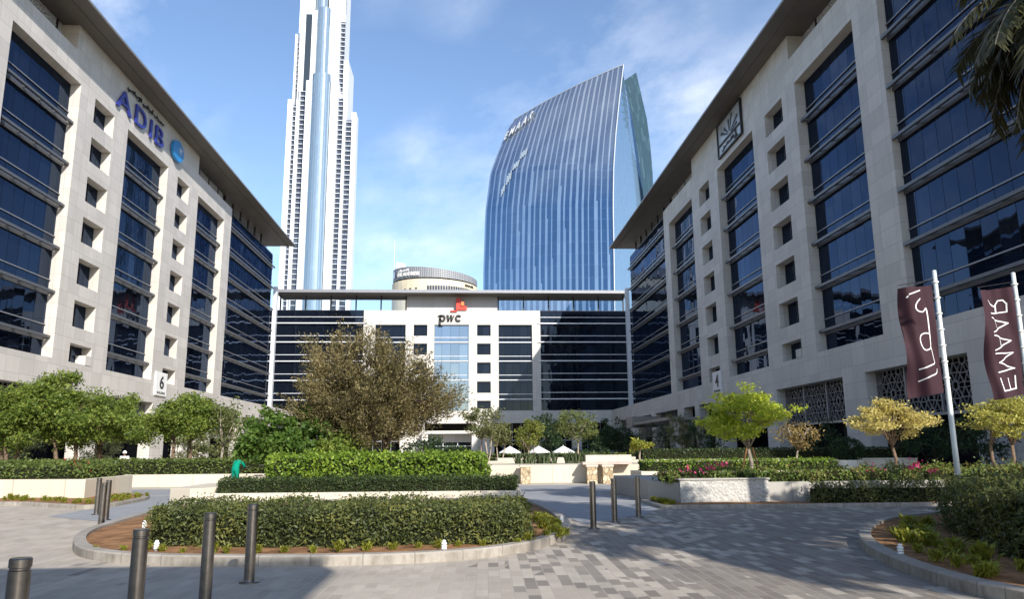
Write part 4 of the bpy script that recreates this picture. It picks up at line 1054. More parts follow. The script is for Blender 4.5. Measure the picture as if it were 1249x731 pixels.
# ------------------------------------------------------------------ trees
def tree(name, label, base, th, tr, crown, nclump, per, cr, ll, lw, leaf, bark, group=None, stems=1, spray=0., limbs=6, cat='tree', droop=0., flat=.7, shell=.45, stake=False, seed=0, leaf_rnd=.8):
    """crown: list of ellipsoids (cx,cy,cz,rx,ry,rz) about the base"""
    R = random.Random(seed*131+len(label)); t = thing(name, label, cat, base, group)
    mb = MB(); ends = []
    C0 = crown[0]
    heads = []
    for s in range(stems):
        a = 2*pi*s/stems+R.uniform(0, 1); d = .0 if stems == 1 else .10+tr
        lean = .0 if stems == 1 else .35
        p0 = Vector((d*cos(a), d*sin(a), -.12)); p1 = Vector((d*cos(a)*(1+lean*3)+R.uniform(-.1, .1), d*sin(a)*(1+lean*3)+R.uniform(-.1, .1), th*.55)); p2 = Vector((d*cos(a)*(1+lean*3.2)+R.uniform(-.15, .15)*th*.4, d*sin(a)*(1+lean*3.2), th))
        mb.tube([p0, p0+Vector((0, 0, .15)), p1, p2], [tr*1.5, tr*1.1, tr*.9, tr*.75], 7); heads.append(p2)
    mains = []
    vol = [e[3]*e[4]*e[5] for e in crown]; tot = sum(vol)
    for i in range(limbs):
        e = R.choices(crown, vol)[0]; a = 2*pi*(i+R.random()*.6)/limbs
        q = Vector((e[0]+e[3]*.55*cos(a), e[1]+e[4]*.55*sin(a), e[2]+e[5]*R.uniform(-.35, .45)))
        h = min(heads, key=lambda k: (k-q).length); m = h.lerp(q, .5)+Vector((R.uniform(-.1, .1), R.uniform(-.1, .1), .12))*e[5]*.6
        mb.tube([h, m, q], [tr*.62, tr*.42, tr*.22], 6); mains += [m, q, h.lerp(q, .3), m.lerp(q, .5)]
    P = []; D = []; NR = []
    for k in range(nclump):
        e = R.choices(crown, vol)[0]
        while True:
            v = Vector((R.uniform(-1, 1), R.uniform(-1, 1), R.uniform(-1, 1)))
            if v.length < 1 and v.length > shell*R.random()**.5: break
        v *= R.uniform(.85, 1.1)
        q = Vector((e[0]+v.x*e[3], e[1]+v.y*e[4], e[2]+v.z*e[5]))
        h = min(mains, key=lambda m_: (m_-q).length)
        mb.tube([h, h.lerp(q, .55)+Vector((R.uniform(-.1, .1), R.uniform(-.1, .1), R.uniform(0, .15)))*cr, q], [tr*.16, tr*.1, tr*.04], 4, False)
        c_ = Vector((v.x, v.y, v.z+.25)).normalized()*.9
        n_ = int(per*R.uniform(.5, 1.4)); NR += [c_[:]]*n_; sz = cr*R.uniform(.6, 1.25)
        if spray:
            dirn = Vector((v.x, v.y, v.z*.6+.55)).normalized()
            for _ in range(n_):
                s_ = R.random()*spray*R.uniform(.5, 1.2)
                p = q+dirn*s_*1.0+Vector((R.gauss(0, 1), R.gauss(0, 1), R.gauss(0, 1)))*sz*(.45-.25*min(1, s_/spray)); P.append(p[:]); D.append((dirn+Vector((R.gauss(0, .5), R.gauss(0, .5), R.gauss(0, .5))))[:])
        else:
            g = np.clip(rng.normal(size=(n_, 3)), -2, 2)*np.array([sz, sz, sz*flat])*.55+np.array(q)
            P += g.tolist()
    local(mb, 'trunk', bark, t, smooth=True, fix=False)
    o = leaf_mesh('crown', P, ll, lw, leaf, t, up=.5, dirs=D if spray else None, spread=.5, droop=droop, nrm=NR, rnd=leaf_rnd); o.matrix_parent_inverse = Matrix.Identity(4)
    if stake:
        for dx_ in (-.22, .25):
            mb = MB(); mb.tube([(dx_*1.6, .1, -.1), (dx_*.4, 0, th*1.05)], .028, 6); local(mb, 'stake', mat_plain('timber stake', (.28, .14, .06), .8), t)
    return t
def X(px, Y): return at(px, 545, Y).x
# left row
row = 'green trees in the row before the left building'
tree('broadleaf_tree', 'wide green tree at the far left edge with clustered brown trunks', (X(12, 43), 43, .6), 1.7, .12, [(0, 0, 3.1, 2.4, 2.0, 1.7), (1.3, 0, 3.9, 1.5, 1.4, 1.0), (-1.8, 0, 2.5, 1.3, 1.2, .9)], 95, 220, .62, .175, .085, L['tree'], M['bark'], row, 3, seed=1, leaf_rnd=1.15, shell=.2)
tree('broadleaf_tree', 'tallest green tree of the left row with bushy domed crown', (X(80, 44), 44, .6), 1.6, .12, [(0, 0, 3.1, 2.0, 1.9, 1.5), (-.4, 0, 4.5, 1.3, 1.2, .9), (1.4, -.4, 2.5, 1.5, 1.2, .9), (-1.5, 0, 3.0, 1.1, 1.1, .9)], 105, 220, .58, .175, .085, L['tree'], M['bark'], row, 2, seed=2, leaf_rnd=1.15, shell=.2)
tree('broadleaf_tree', 'green tree with thick dark trunk between the two pale columns', (X(122, 46), 46, .6), 1.5, .15, [(0, 0, 2.5, 2.3, 2.0, 1.2), (.9, 0, 3.2, 1.4, 1.4, 1.1), (-1.2, .2, 3.3, 1.2, 1.2, .8)], 105, 220, .58, .175, .085, L['tree'], M['bark'], row, 1, seed=3, leaf_rnd=1.15, shell=.2)
tree('broadleaf_tree', 'spreading green tree on an orange brown trunk left of the worker', (X(222, 44), 44, .6), 1.6, .11, [(0, 0, 2.9, 1.8, 1.9, 1.1), (-1.9, 0, 2.4, 1.5, 1.3, .9), (1.5, 0, 2.5, 1.3, 1.3, .9), (.4, 0, 3.6, 1.0, 1.0, .6)], 100, 210, .55, .17, .08, L['tree'], M['bark'], row, 2, seed=4, leaf_rnd=1.15, shell=.2)
tree('bare_tree', 'thin pale trunked tree with sparse leaves above the worker', (X(272, 43), 43, .6), 1.3, .075, [(.5, 0, 2.7, 1.5, 1.2, 1.0)], 30, 26, .5, .2, .09, L['dusty'], M['bark_pale'], None, 1, seed=5, limbs=7)
tree('round_tree', 'bright green bushy tree left of the big brown tree', (X(350, 33), 33, .3), .9, .09, [(0, 0, 2.0, 1.65, 1.5, 1.15), (.9, 0, 1.6, 1.4, 1.2, .9), (-.9, 0, 1.7, 1.2, 1.2, .9)], 85, 120, .42, .2, .11, L['tree_bright'], M['bark'], None, 2, seed=6)
tree('round_tree', 'low green shrub tree under the left side of the big brown tree', (X(415, 32.5), 32.5, .3), .6, .07, [(0, 0, 1.35, 1.2, 1.2, .85)], 45, 90, .4, .17, .09, L['tree'], M['bark'], None, 2, seed=7)
# big feathery tree
tree('feathery_tree', 'large olive brown feathery tree in the middle of the court', (X(450, 34), 34, .3), 1.15, .20,
     [(.1, 0, 3.1, 2.7, 2.5, 1.6), (-1.3, 0, 4.6, 1.4, 1.4, 1.4), (.7, 0, 4.7, 1.8, 1.6, 1.3), (1.6, .2, 3.1, 1.8, 1.6, 1.2), (-1.5, 0, 2.9, 1.5, 1.5, 1.1), (-.2, 0, 2.3, 2.0, 2.0, .7)], 380, 200, .5, .15, .04, L['olive'], M['bark_dark'], None, 2, spray=1.3, limbs=14, seed=8, shell=.15, leaf_rnd=1.5)
# centre plaza trees
pl = 'small trees on the far plaza'
tree('plaza_tree', 'pale leaved slender plaza tree nearest the entrance doors', (X(592, 50), 50, .5), 1.7, .06, [(-.2, 0, 2.9, 1.4, 1.3, 1.0)], 42, 60, .4, .17, .08, L['dusty'], M['bark_pale'], pl, 3, seed=9)
tree('plaza_tree', 'smallest plaza tree half hidden behind the slender one', (X(611, 53), 53, .5), 1.3, .05, [(0, 0, 2.1, .8, .8, .75)], 24, 60, .36, .17, .08, L['dusty'], M['bark_pale'], pl, 2, seed=10)
tree('plaza_tree', 'round yellow green plaza tree left of the white parasols', (X(645, 54), 54, .5), 1.1, .06, [(0, 0, 2.15, 1.15, 1.1, 1.0)], 40, 70, .36, .18, .08, mat_leaf('yellow green plaza leaves', [(.07, .10, .02), (.15, .18, .035), (.25, .25, .06)]), M['bark_pale'], pl, 3, seed=11)
tree('plaza_tree', 'open branched plaza tree with pale trunk beside the white parasols', (X(704, 54), 54, .5), 1.6, .06, [(0, 0, 2.8, 1.6, 1.5, 1.15)], 46, 55, .42, .18, .085, mat_leaf('pale green plaza leaves', [(.05, .075, .02), (.11, .14, .04), (.2, .21, .07)]), M['bark_pale'], pl, 1, seed=12)
tree('plaza_tree', 'dark leafy tree standing behind the white parasols', (X(668, 68), 68, .3), 1.2, .08, [(0, 0, 2.6, 1.5, 1.4, 1.7)], 40, 80, .5, .22, .1, L['deep'], M['bark_dark'], pl, 1, seed=13)
tree('plaza_tree', 'dark rounded tree right of the parasols before the base wall', (X(742, 66), 66, .3), 1.2, .08, [(0, 0, 2.5, 1.9, 1.7, 1.4), (1.4, 0, 1.8, 1.3, 1.2, 1.0)], 50, 80, .5, .22, .1, L['deep'], M['bark_dark'], pl, 1, seed=14)
tree('frangipani', 'little yellow green tree with forked pale stem on the cream wall', (X(780, 40.5), 40.5, .85), .75, .06, [(0, 0, 1.0, .52, .5, .26)], 16, 42, .2, .24, .07, L['tuft'], M['bark_pale'], None, 1, seed=15, limbs=5, droop=.5)
# right-hand trees
tree('lime_tree', 'vivid lime green tree with staked trunk on the grey planter', (X(914, 25.5), 25.5, .6), 1.0, .07, [(-.15, 0, 2.0, 1.35, 1.2, .75), (-.1, 0, 2.55, 1.0, .9, .5), (.9, 0, 2.15, .8, .7, .5), (-1.0, 0, 1.75, .7, .7, .5)], 90, 95, .3, .12, .055, L['lime'], M['bark_pale'], None, 1, stake=True, seed=16, flat=.45)
tree('dry_tree', 'small tan leaved tree between the lime and yellow trees', (X(972, 36), 36, .6), .9, .06, [(0, 0, 1.7, 1.15, 1.0, .65)], 34, 34, .34, .13, .055, L['tan'], M['bark_pale'], None, 1, seed=17, limbs=9)
tree('yellow_tree', 'yellow leaved tree on a slim brown trunk before the lattice screens', (X(1088, 26.5), 26.5, .6), 1.05, .065, [(0, 0, 1.95, 1.45, 1.2, .55), (-.1, 0, 2.35, .8, .7, .4)], 70, 75, .28, .12, .055, L['yellow'], M['bark'], None, 1, seed=18, flat=.4, limbs=8)
tree('yellow_tree', 'yellow leaved tree cut by the right edge behind the second flag', (X(1222, 26), 26, .6), 1.05, .07, [(-.1, 0, 1.9, 1.35, 1.2, .6), (.8, 0, 2.2, 1.3, 1.0, .6)], 80, 80, .28, .12, .055, mat_leaf('yellow green tree leaves', [(.16, .18, .03), (.36, .34, .07), (.54, .50, .15)], .4), M['bark'], None, 2, seed=19, flat=.4, limbs=8)
# shrubs before the wings
def shrub(label, px, Y, z, crown, n, per, leaf, ll=.2, lw=.07, seed=0, grp=None, name='shrub'):
    return tree(name, label, (X(px, Y), Y, z), .3, .05, crown, n, per, .4, ll, lw, leaf, M['bark_dark'], grp, 3, seed=seed, cat='shrub', shell=.2)
gl = 'loose shrubs before the left building'
shrub('dull olive shrub under the far left tree', 8, 50, .5, [(0, 0, 1.7, 2.2, 1.5, 1.5)], 46, 60, L['shrub'], seed=31, grp=gl)
shrub('grey olive shrub left of the pale trunked tree', 246, 52, .4, [(0, 0, 1.6, 2.3, 1.5, 1.1)], 46, 60, L['dusty'], seed=32, grp=gl)
shrub('grey olive shrub right of the worker before a pale column', 305, 52, .4, [(0, 0, 1.4, 1.5, 1.3, 1.1)], 34, 60, L['dusty'], seed=33, grp=gl)
shrub('dark shrub beside the white capped man', 128, 56, .4, [(0, 0, 1.5, 1.6, 1.3, 1.2)], 34, 60, L['shrub'], seed=34, grp=gl)
g2 = 'loose shrubs before the right building'
for i, (px, Y, r, h_, lf, lab) in enumerate(((768, 74, 1.9, 1.4, 'shrub', 'grey green shrub behind the little forked tree'), (800, 70, 2.4, 1.9, 'shrub', 'broad feathery shrub under the entrance canopy'), (832, 64, 1.9, 2.2, 'dusty', 'tall wispy shrub left of the lime tree'), (862, 60, 1.8, 1.8, 'deep', 'dark shrub behind the lime tree crown'), (1004, 52, 1.3, 1.4, 'deep', 'dark shrub in the shade behind the tan tree'), (1135, 44, 2.0, 1.4, 'deep', 'dark shrub in the doorway shade behind the first flagpole'), (1200, 42, 2.0, 1.5, 'deep', 'dark shrub in the shade near the right edge'))):
    shrub(lab, px, Y, .6, [(0, 0, h_, r, 1.3, h_*.9)], 40, 55, L[lf], seed=40+i, grp=g2)
for i, (px, Y, r, h_, lab) in enumerate(((520, 40, 1.5, 1.0, 'dark green shrub under the right side of the big brown tree'), (552, 60, 1.2, .9, 'dark green shrub before the entrance doors'), (395, 52, 1.6, 1.0, 'dark green shrub beyond the bright bushy tree'), (725, 62, 1.3, .9, 'dark green shrub beside the open branched plaza tree'), (690, 75, 2.0, .9, 'dark green shrub under the parasols'))):
    shrub(lab, px, Y, .35, [(0, 0, h_, r, 1.2, h_*.9)], 30, 55, L['deep'], seed=60+i, grp='dark shrubs across the plaza')
# strap leaved clumps on the cream wall
def straps(label, px, Y, z, seed):
    R = random.Random(seed); t = thing('strap_plant', label, 'plant', (X(px, Y), Y, z), 'strap leaved plants on the terrace'); V = []
    for _ in range(70):
        a = R.uniform(0, 2*pi); l = R.uniform(.5, .95); s = R.uniform(.25, .7); w_ = .035
        d = Vector((cos(a), sin(a), 0)); sd = Vector((-sin(a), cos(a), 0))*w_; o = Vector((R.uniform(-.5, .5), R.uniform(-.3, .3), 0))
        p = [o, o+d*l*s*.5+Vector((0, 0, l*.62)), o+d*l*s+Vector((0, 0, l*(.95-s*.5)))]
        V += [p[0]-sd, p[0]+sd, p[1]+sd, p[1]-sd, p[1]-sd, p[1]+sd, p[2]+sd*.2, p[2]-sd*.2]
    o = fast_quads('foliage', np.array([v[:] for v in V]), L['agave'], t); o.matrix_parent_inverse = Matrix.Identity(4)
for i, (px, lab) in enumerate(((639, 'strap leaved clump at the left end of the terrace'), (653, 'strap leaved clump in front of the round plaza tree'), (667, 'strap leaved clump below the white parasol pair'), (700, 'strap leaved clump at the foot of the open branched tree'), (716, 'strap leaved clump beside the pink bench'))): straps(lab, px, 43, .86, 70+i)
# plant pot by the right building
t = thing('potted_shrub', 'round dark shrub in a white pot by the right building', 'potted plant', (X(1033, 44), 44, .3))
local(MB().lathe([(.62, 0), (.78, .5), (.8, .62), (.7, .62), (.68, .55)], 20), 'pot', M['pot'], t, smooth=False)
q = rng.normal(size=(2600, 3)); q /= np.linalg.norm(q, axis=1, keepdims=True); q *= rng.uniform(.7, 1.05, (2600, 1)); o = leaf_mesh('foliage', q*np.array([.95, .95, .72])+np.array([0, 0, 1.2]), .14, .07, L['deep'], t); o.matrix_parent_inverse = Matrix.Identity(4)

# ------------------------------------------------------------------ date palms: one hangs into the top right, two stand outside the frame and shade the drive
def palm(label, base, h, nf, fl, seed, lean=(0, 0)):
    R = random.Random(seed); t = thing('date_palm', label, 'palm', base); mb = MB()
    pts = [(lean[0]*k/8, lean[1]*k/8, h*k/8) for k in range(9)]
    mb.tube(pts, [.26-.05*k/8+(.03 if k % 2 else 0) for k in range(9)], 9); local(mb, 'trunk', M['bark'], t, smooth=True)
    top = Vector((lean[0], lean[1], h))
    for f in range(nf):
        a = 2*pi*f*.382+R.uniform(-.2, .2); e = radians(R.uniform(-25, 75)) if f % 3 else radians(R.uniform(-60, -10)); l = fl*R.uniform(.8, 1.1)
        n = 14; p = top.copy(); d = Vector((cos(a)*cos(e), sin(a)*cos(e), sin(e))); rach = [p.copy()]
        for k in range(n): d = (d+Vector((0, 0, -.13))).normalized(); p = p+d*l/n; rach.append(p.copy())
        mb = MB().tube(rach, [.03*(1-k/(n+1))+.006 for k in range(n+1)], 4, False); V = []
        for k in range(2, n*4):
            s_ = k/4; i = int(s_); q_ = rach[i].lerp(rach[min(i+1, n)], s_-i); dr = (rach[min(i+1, n)]-rach[i]).normalized() if i < n else d
            sd = dr.cross(Vector((0, 0, 1))).normalized(); up_ = sd.cross(dr)
            for sg_ in (-1, 1):
                ld_ = (sd*sg_*.75+dr*.75+up_*R.uniform(-.5, .25)+Vector((0, 0, -.2))).normalized(); ll = .52*(1-.45*abs(s_/n-.45))*R.uniform(.8, 1.15); w_ = dr.cross(ld_).normalized().cross(ld_)*.024
                m_ = q_+ld_*ll*.5; e_ = q_+ld_*ll+Vector((0, 0, -.06))
                V += [q_-w_, q_+w_, m_+w_*1.2, m_-w_*1.2, m_-w_*1.2, m_+w_*1.2, e_+w_*.2, e_-w_*.2]
        fr = fast_quads('frond', np.array([v[:] for v in V]), L['palm'], t); fr.matrix_parent_inverse = Matrix.Identity(4)
        rc = local(mb, 'rachis', M['bark_pale'], fr)
palm('date palm with drooping dull fronds at the top right corner', (12.75, 13.4, 0), 10.7, 96, 3.0, 5, (-.45, 0))

# ------------------------------------------------------------------ bollards
def bollard(label, loc, grp):
    b = thing('bollard', label, 'bollard', loc, grp)
    local(MB().lathe([(.066, .008), (.066, .885), (.060, .890), (.060, .902), (.067, .906), (.067, .955), (.061, .963)], 28), 'post', M['steel'], b, smooth=False)
    local(MB().lathe([(.125, .0), (.125, .014), (.118, .02), (.072, .022), (.068, .03)], 28), 'base_plate', M['steel'], b)
    for o in b.children: o.data.polygons.foreach_set('use_smooth', [len(p.vertices) == 4 for p in o.data.polygons])
    for o in b.children: o.data.set_sharp_from_angle(angle=radians(35))
    return b
bl = bollard('steel bollard cut off by the bottom left corner, the nearest of all', (-2.87, 5.36, 0), 'steel bollards')
for loc, lab in (((-2.86, 7.2, 0), 'steel bollard second nearest in the left foreground row'), ((-2.84, 9.0, 0), 'steel bollard third in the left foreground row, in shade'), ((-2.75, 10.4, 0), 'steel bollard with its whole base plate in view before the island kerb'),
                 ((-9.95, 22.0, 0), 'farthest steel bollard of the left trio by the cream wall corner'), ((-8.9, 20.2, 0), 'middle steel bollard of the left trio, overlapped by another'), ((-8.2, 18.4, 0), 'nearest steel bollard of the left trio by the island'),
                 ((2.62, 16.45, 0), 'leftmost and nearest steel bollard of the right trio'), ((3.34, 17.9, 0), 'middle steel bollard of the right trio'), ((4.14, 19.05, 0), 'rightmost steel bollard nearest the chiselled stone panel')):
    dup(bl, loc, lab)
# garden lights: ribbed white mushrooms on short stems
def garden_light(label, loc):
    b = thing('garden_light', label, 'garden light', loc, 'white garden lights')
    local(MB().lathe([(.05, 0), (.05, .05), (.03, .06)], 16), 'stem', M['fin'], b)
    for k in range(3): local(MB().lathe([(.035, .06+.05*k), (.062, .065+.05*k), (.055, .095+.05*k), (.035, .105+.05*k)], 16), 'ring_shade', M['white2'], b)
    local(MB().lathe([(.03, .21), (.045, .215), (.03, .245), (.008, .252)], 16), 'cap', M['white2'], b)
    return b
g0 = garden_light('white ribbed garden light at the front right of the island hedge', (-.35, 12.3, .1)); g0.scale = (.72, .72, .72)
for loc, lab in (((-4.85, 12.85, .1), 'white ribbed garden light behind the second foreground bollard'), ((-6.5, 16.5, .1), 'white ribbed garden light at the back left of the island hedge'), ((1.95, 16.4, .1), 'white ribbed garden light on the right kerb of the island'), ((6.05, 10.9, .11), 'white ribbed garden light among the yellow bedding on the right')): dup(g0, loc, lab, 0., .72)

# ------------------------------------------------------------------ bedding plants
def tuft_mesh(n, h, spread_, sd):
    R = random.Random(sd); V = []
    for _ in range(n):
        a = R.uniform(0, 2*pi); l = h*R.uniform(.45, 1.0); s = R.uniform(.15, .9); d = Vector((cos(a), sin(a), 0)); w_ = h*.065*R.uniform(.7, 1.3); sdv = Vector((-sin(a), cos(a), .2))*w_
        o = Vector((R.gauss(0, spread_*.4), R.gauss(0, spread_*.4), h*R.uniform(0, .55)))
        p = [o, o+d*l*s*.35+Vector((0, 0, l*.30)), o+d*l*s*.8+Vector((0, 0, l*.42))]
        V += [p[0]-sdv*.3, p[0]+sdv*.3, p[1]+sdv, p[1]-sdv, p[1]-sdv, p[1]+sdv, p[2]+sdv*.1, p[2]-sdv*.1]
    return np.array([v[:] for v in V])
tufts = [tag(fast_quads('bedding_plant', tuft_mesh(95, h*.85, .085, i), L['tuft']), 'yellow green bedding plant', 'plant', 'bedding plants along the kerbs') for i, h in enumerate((.22, .26, .30, .24))]
spots = []
for i in range(19):
    k = i/18; spots.append((-5.9+7.0*k+random.uniform(-.12, .12), 12.75+.9*abs(k-.5)**2*2.2-.38*sin(pi*k)+random.uniform(-.05, .08), .10, 'a'))
for i in range(22): spots.append((1.25+.55*random.random(), 13.9+random.random()*3.6, .10, 'b'))
for i in range(40):
    k = random.random(); q = Vector((6.15, 9.2, 0)).lerp(Vector((6.9, 12.9, 0)), k) if k < .0 else None
    kk = random.random(); seg = [(5.95, 9.), (6.2, 10.8), (6.65, 12.3), (7.3, 13.6), (8.3, 15.0)]; j = min(int(kk*4), 3); f_ = kk*4-j
    spots.append((seg[j][0]+(seg[j+1][0]-seg[j][0])*f_+random.random()*.75, seg[j][1]+(seg[j+1][1]-seg[j][1])*f_-random.random()*.35, .11, 'c'))
for i in range(46):
    k = random.random(); spots.append((-19+6.9*k, 28.0-2.35*max(0, k-.5)*2+random.uniform(-.3, .3)-(.25 if k > .5 else .2), .08, 'd'))
for i in range(26):
    k = random.random(); spots.append((-12.0+1.0*random.random()-.3*k, 25.2+3.8*k, .08, 'e'))
for i in range(14): spots.append((5.55+random.random()*.35, 21.75+random.random()*2.2, .06, 'f'))
labs = {'a': 'small yellow green bedding plant in the soil strip along the front of the island hedge', 'b': 'yellow bedding plant in bare soil at the right end of the island', 'c': 'bushy yellow bedding plant inside the curved kerb at the right foreground',
        'd': 'yellow bedding plant in the strip below the far left cream wall', 'e': 'yellow bedding plant in the kerbed corner beside the left trio of bollards', 'f': 'tiny bedding plant in the kerbed corner left of the chiselled stone panel'}
used = 0
for i, (x, y, z, g_) in enumerate(spots):
    src = tufts[i % 4]
    if i < 4: o = src
    else: o = src.copy(); COL.objects.link(o)
    o.location = (x, y, z); s = random.uniform(.7, 1.25)*(1.15 if g_ == 'c' else .72 if g_ == 'a' else .9); o.scale = (s, s, s); o.rotation_euler = (0, 0, random.uniform(0, 6.28))
    o['label'] = labs[g_]; o['group'] = {'a': 'bedding along the island front', 'b': 'bedding at the right end of the island', 'c': 'bedding in the right foreground', 'd': 'bedding below the left wall', 'e': 'bedding in the left kerbed corner', 'f': 'bedding by the stone panel'}[g_]

# ------------------------------------------------------------------ flags
def flag(polelab, banlab, xb, Y, ztop, zb, strokes, wl):
    p = thing('flagpole', polelab, 'flagpole', (xb, Y, .1), 'banner flagpoles')
    local(MB().lathe([(.075, 0), (.07, 1.5), (.055, ztop), (.02, ztop+.02)], 16), 'pole', M['pole'], p, smooth=True)
    local(MB().tube([(0, 0, ztop-.25), (-1.08, 0, ztop-.42)], .010, 6), 'banner_arm', M['dark'], p)
    for k in range(7): local(MB().lathe([(.072, ztop-.35-k*.44), (.085, ztop-.34-k*.44), (.085, ztop-.31-k*.44), (.06, ztop-.30-k*.44)], 12), 'clip_ring', M['white2'], p)
    b = thing('banner', banlab, 'banner', (xb-.55, Y, zb), 'maroon banners')
    W, H = 1.0, 2.95
    def S(u, v, off=0.):   # u 0..1 from the free edge to the pole, v 0..1 upwards
        fold = .13*sin(6.5*u+2.6*v+wl)*(1-.6*u)+.10*sin(9*v+4*u+wl*2)*(1-u*.8)*(1-v*.6)+.03*sin(19*u+7*v+wl*3)*(1-.5*u)
        sag = .17*(1-u)*(1-.35*v)
        return Vector((xb-.10-W*(1-u)*(.98-.10*(1-v)*sin(3*v+wl)), Y+fold+off, .1+ztop-.40-H*(1-v)-sag))
    mb = MB(); nu, nv = 16, 36
    idx = {}
    for j in range(nv+1):
        for i in range(nu+1): idx[i, j] = len(mb.v); mb.v.append(S(i/nu, j/nv)[:])
    for j in range(nv):
        for i in range(nu): mb.f.append((idx[i, j], idx[i+1, j], idx[i+1, j+1], idx[i, j+1]))
    mb.build('cloth', M['banner'], b, smooth=True, fix=False)
    for off in (-.006, .006):
        for st in strokes:
            mb = MB(); w_ = .016
            for (a, c) in zip(st, st[1:]):
                n = max(2, int(hypot(c[0]-a[0], (c[1]-a[1])*3)*14)); d = Vector((c[0]-a[0], (c[1]-a[1])*H, 0)).normalized(); nx, ny = -d.y*w_, d.x*w_/H
                ex, ey = d.x*w_*.8, d.y*w_*.8/H
                for k in range(n):
                    t0, t1 = k/n, (k+1)/n; q0 = (a[0]+(c[0]-a[0])*t0-(ex if k == 0 else 0), a[1]+(c[1]-a[1])*t0-(ey if k == 0 else 0)); q1 = (a[0]+(c[0]-a[0])*t1+(ex if k == n-1 else 0), a[1]+(c[1]-a[1])*t1+(ey if k == n-1 else 0))
                    mb.quad(S(q0[0]-nx, q0[1]-ny, off), S(q0[0]+nx, q0[1]+ny, off), S(q1[0]+nx, q1[1]+ny, off), S(q1[0]-nx, q1[1]-ny, off))
            mb.build('letter', M['white2'], b, fix=False)
def vletters():
    """EMAAR read upwards and seen from the back: letter x -> up the cloth, letter y -> towards the pole"""
    o = []; h0, h1 = .26, .80
    def put(base, wd, segs): o.append([(h0+(h1-h0)*y, base+wd*x) for x, y in segs])
    put(.065, .115, [(1, 1), (0, 1), (0, 0), (1, 0)]); put(.065, .105, [(0, .5), (1, .5)])
    put(.235, .17, [(0, 0), (.08, 1), (.5, .15), (.92, 1), (1, 0)])
    for b_ in (.435, .60): put(b_, .135, [(0, 0), (.5, 1), (1, 0)]); put(b_, .135, [(.2, .32), (.8, .32)])
    put(.775, .125, [(0, 0), (0, 1), (.6, 1), (.9, .86), (.9, .62), (.6, .5), (0, .5)]); put(.775, .125, [(.45, .5), (1, 0)])
    return o
arab = [[(.22, .93), (.66, .965)], [(.16, .905), (.18, .915)],
        [(.60, .885), (.46, .86), (.38, .81), (.46, .765), (.62, .755), (.72, .775)], [(.72, .775), (.78, .80), (.80, .65), (.80, .52)],
        [(.80, .52), (.78, .42), (.55, .40), (.42, .44), (.40, .52), (.52, .565), (.80, .555)], [(.78, .42), (.80, .30)],
        [(.30, .245), (.56, .26), (.80, .275), (.80, .30)], [(.30, .14), (.50, .165), (.78, .18), (.86, .22)]]
def chaikin(st, k=2):
    for _ in range(k):
        if len(st) < 3: return st
        o = [st[0]]
        for a, b in zip(st, st[1:]): o += [(a[0]*.75+b[0]*.25, a[1]*.75+b[1]*.25), (a[0]*.25+b[0]*.75, a[1]*.25+b[1]*.75)]
        st = o+[st[-1]]
    return st
arab = [chaikin(a) for a in arab]
flag('pale flagpole carrying the maroon banner nearer the centre', 'maroon banner with white script letters on the left flagpole', 12.86, 20., 6.3, 3.2, arab, .4)
flag('pale flagpole at the right edge of the picture', 'maroon banner with mirrored white capitals on the right flagpole', 15.12, 20., 6.25, 3.2, vletters(), 2.1)

# ------------------------------------------------------------------ parasols on the plaza
for i, (px, lab) in enumerate(((622, 'white parasol left of the round plaza tree'), (657, 'white parasol in the middle of the plaza trio'), (687, 'white parasol beside the open branched plaza tree'))):
    Y = 64; x = X(px, Y); t = thing('parasol', lab, 'parasol', (x, Y, .0), 'white plaza parasols')
    mb = MB(); top = (0, 0, 1.95); ring = [(.95*cos(2*pi*k/8+.4), .95*sin(2*pi*k/8+.4), 1.45) for k in range(8)]
    for k in range(8): mb.poly([top, ring[k], ring[(k+1) % 8]]); a, b_ = ring[k], ring[(k+1) % 8]; mb.quad(a, b_, (b_[0], b_[1], 1.35), (a[0], a[1], 1.35))
    local(mb, 'canopy', M['canvas'], t, fix=False); local(MB().tube([(0, 0, 0), (0, 0, 2.05)], .03, 8), 'pole', M['fin'], t); local(MB().lathe([(.3, 0), (.3, .08), (.06, .1)], 14), 'base', M['dark'], t)
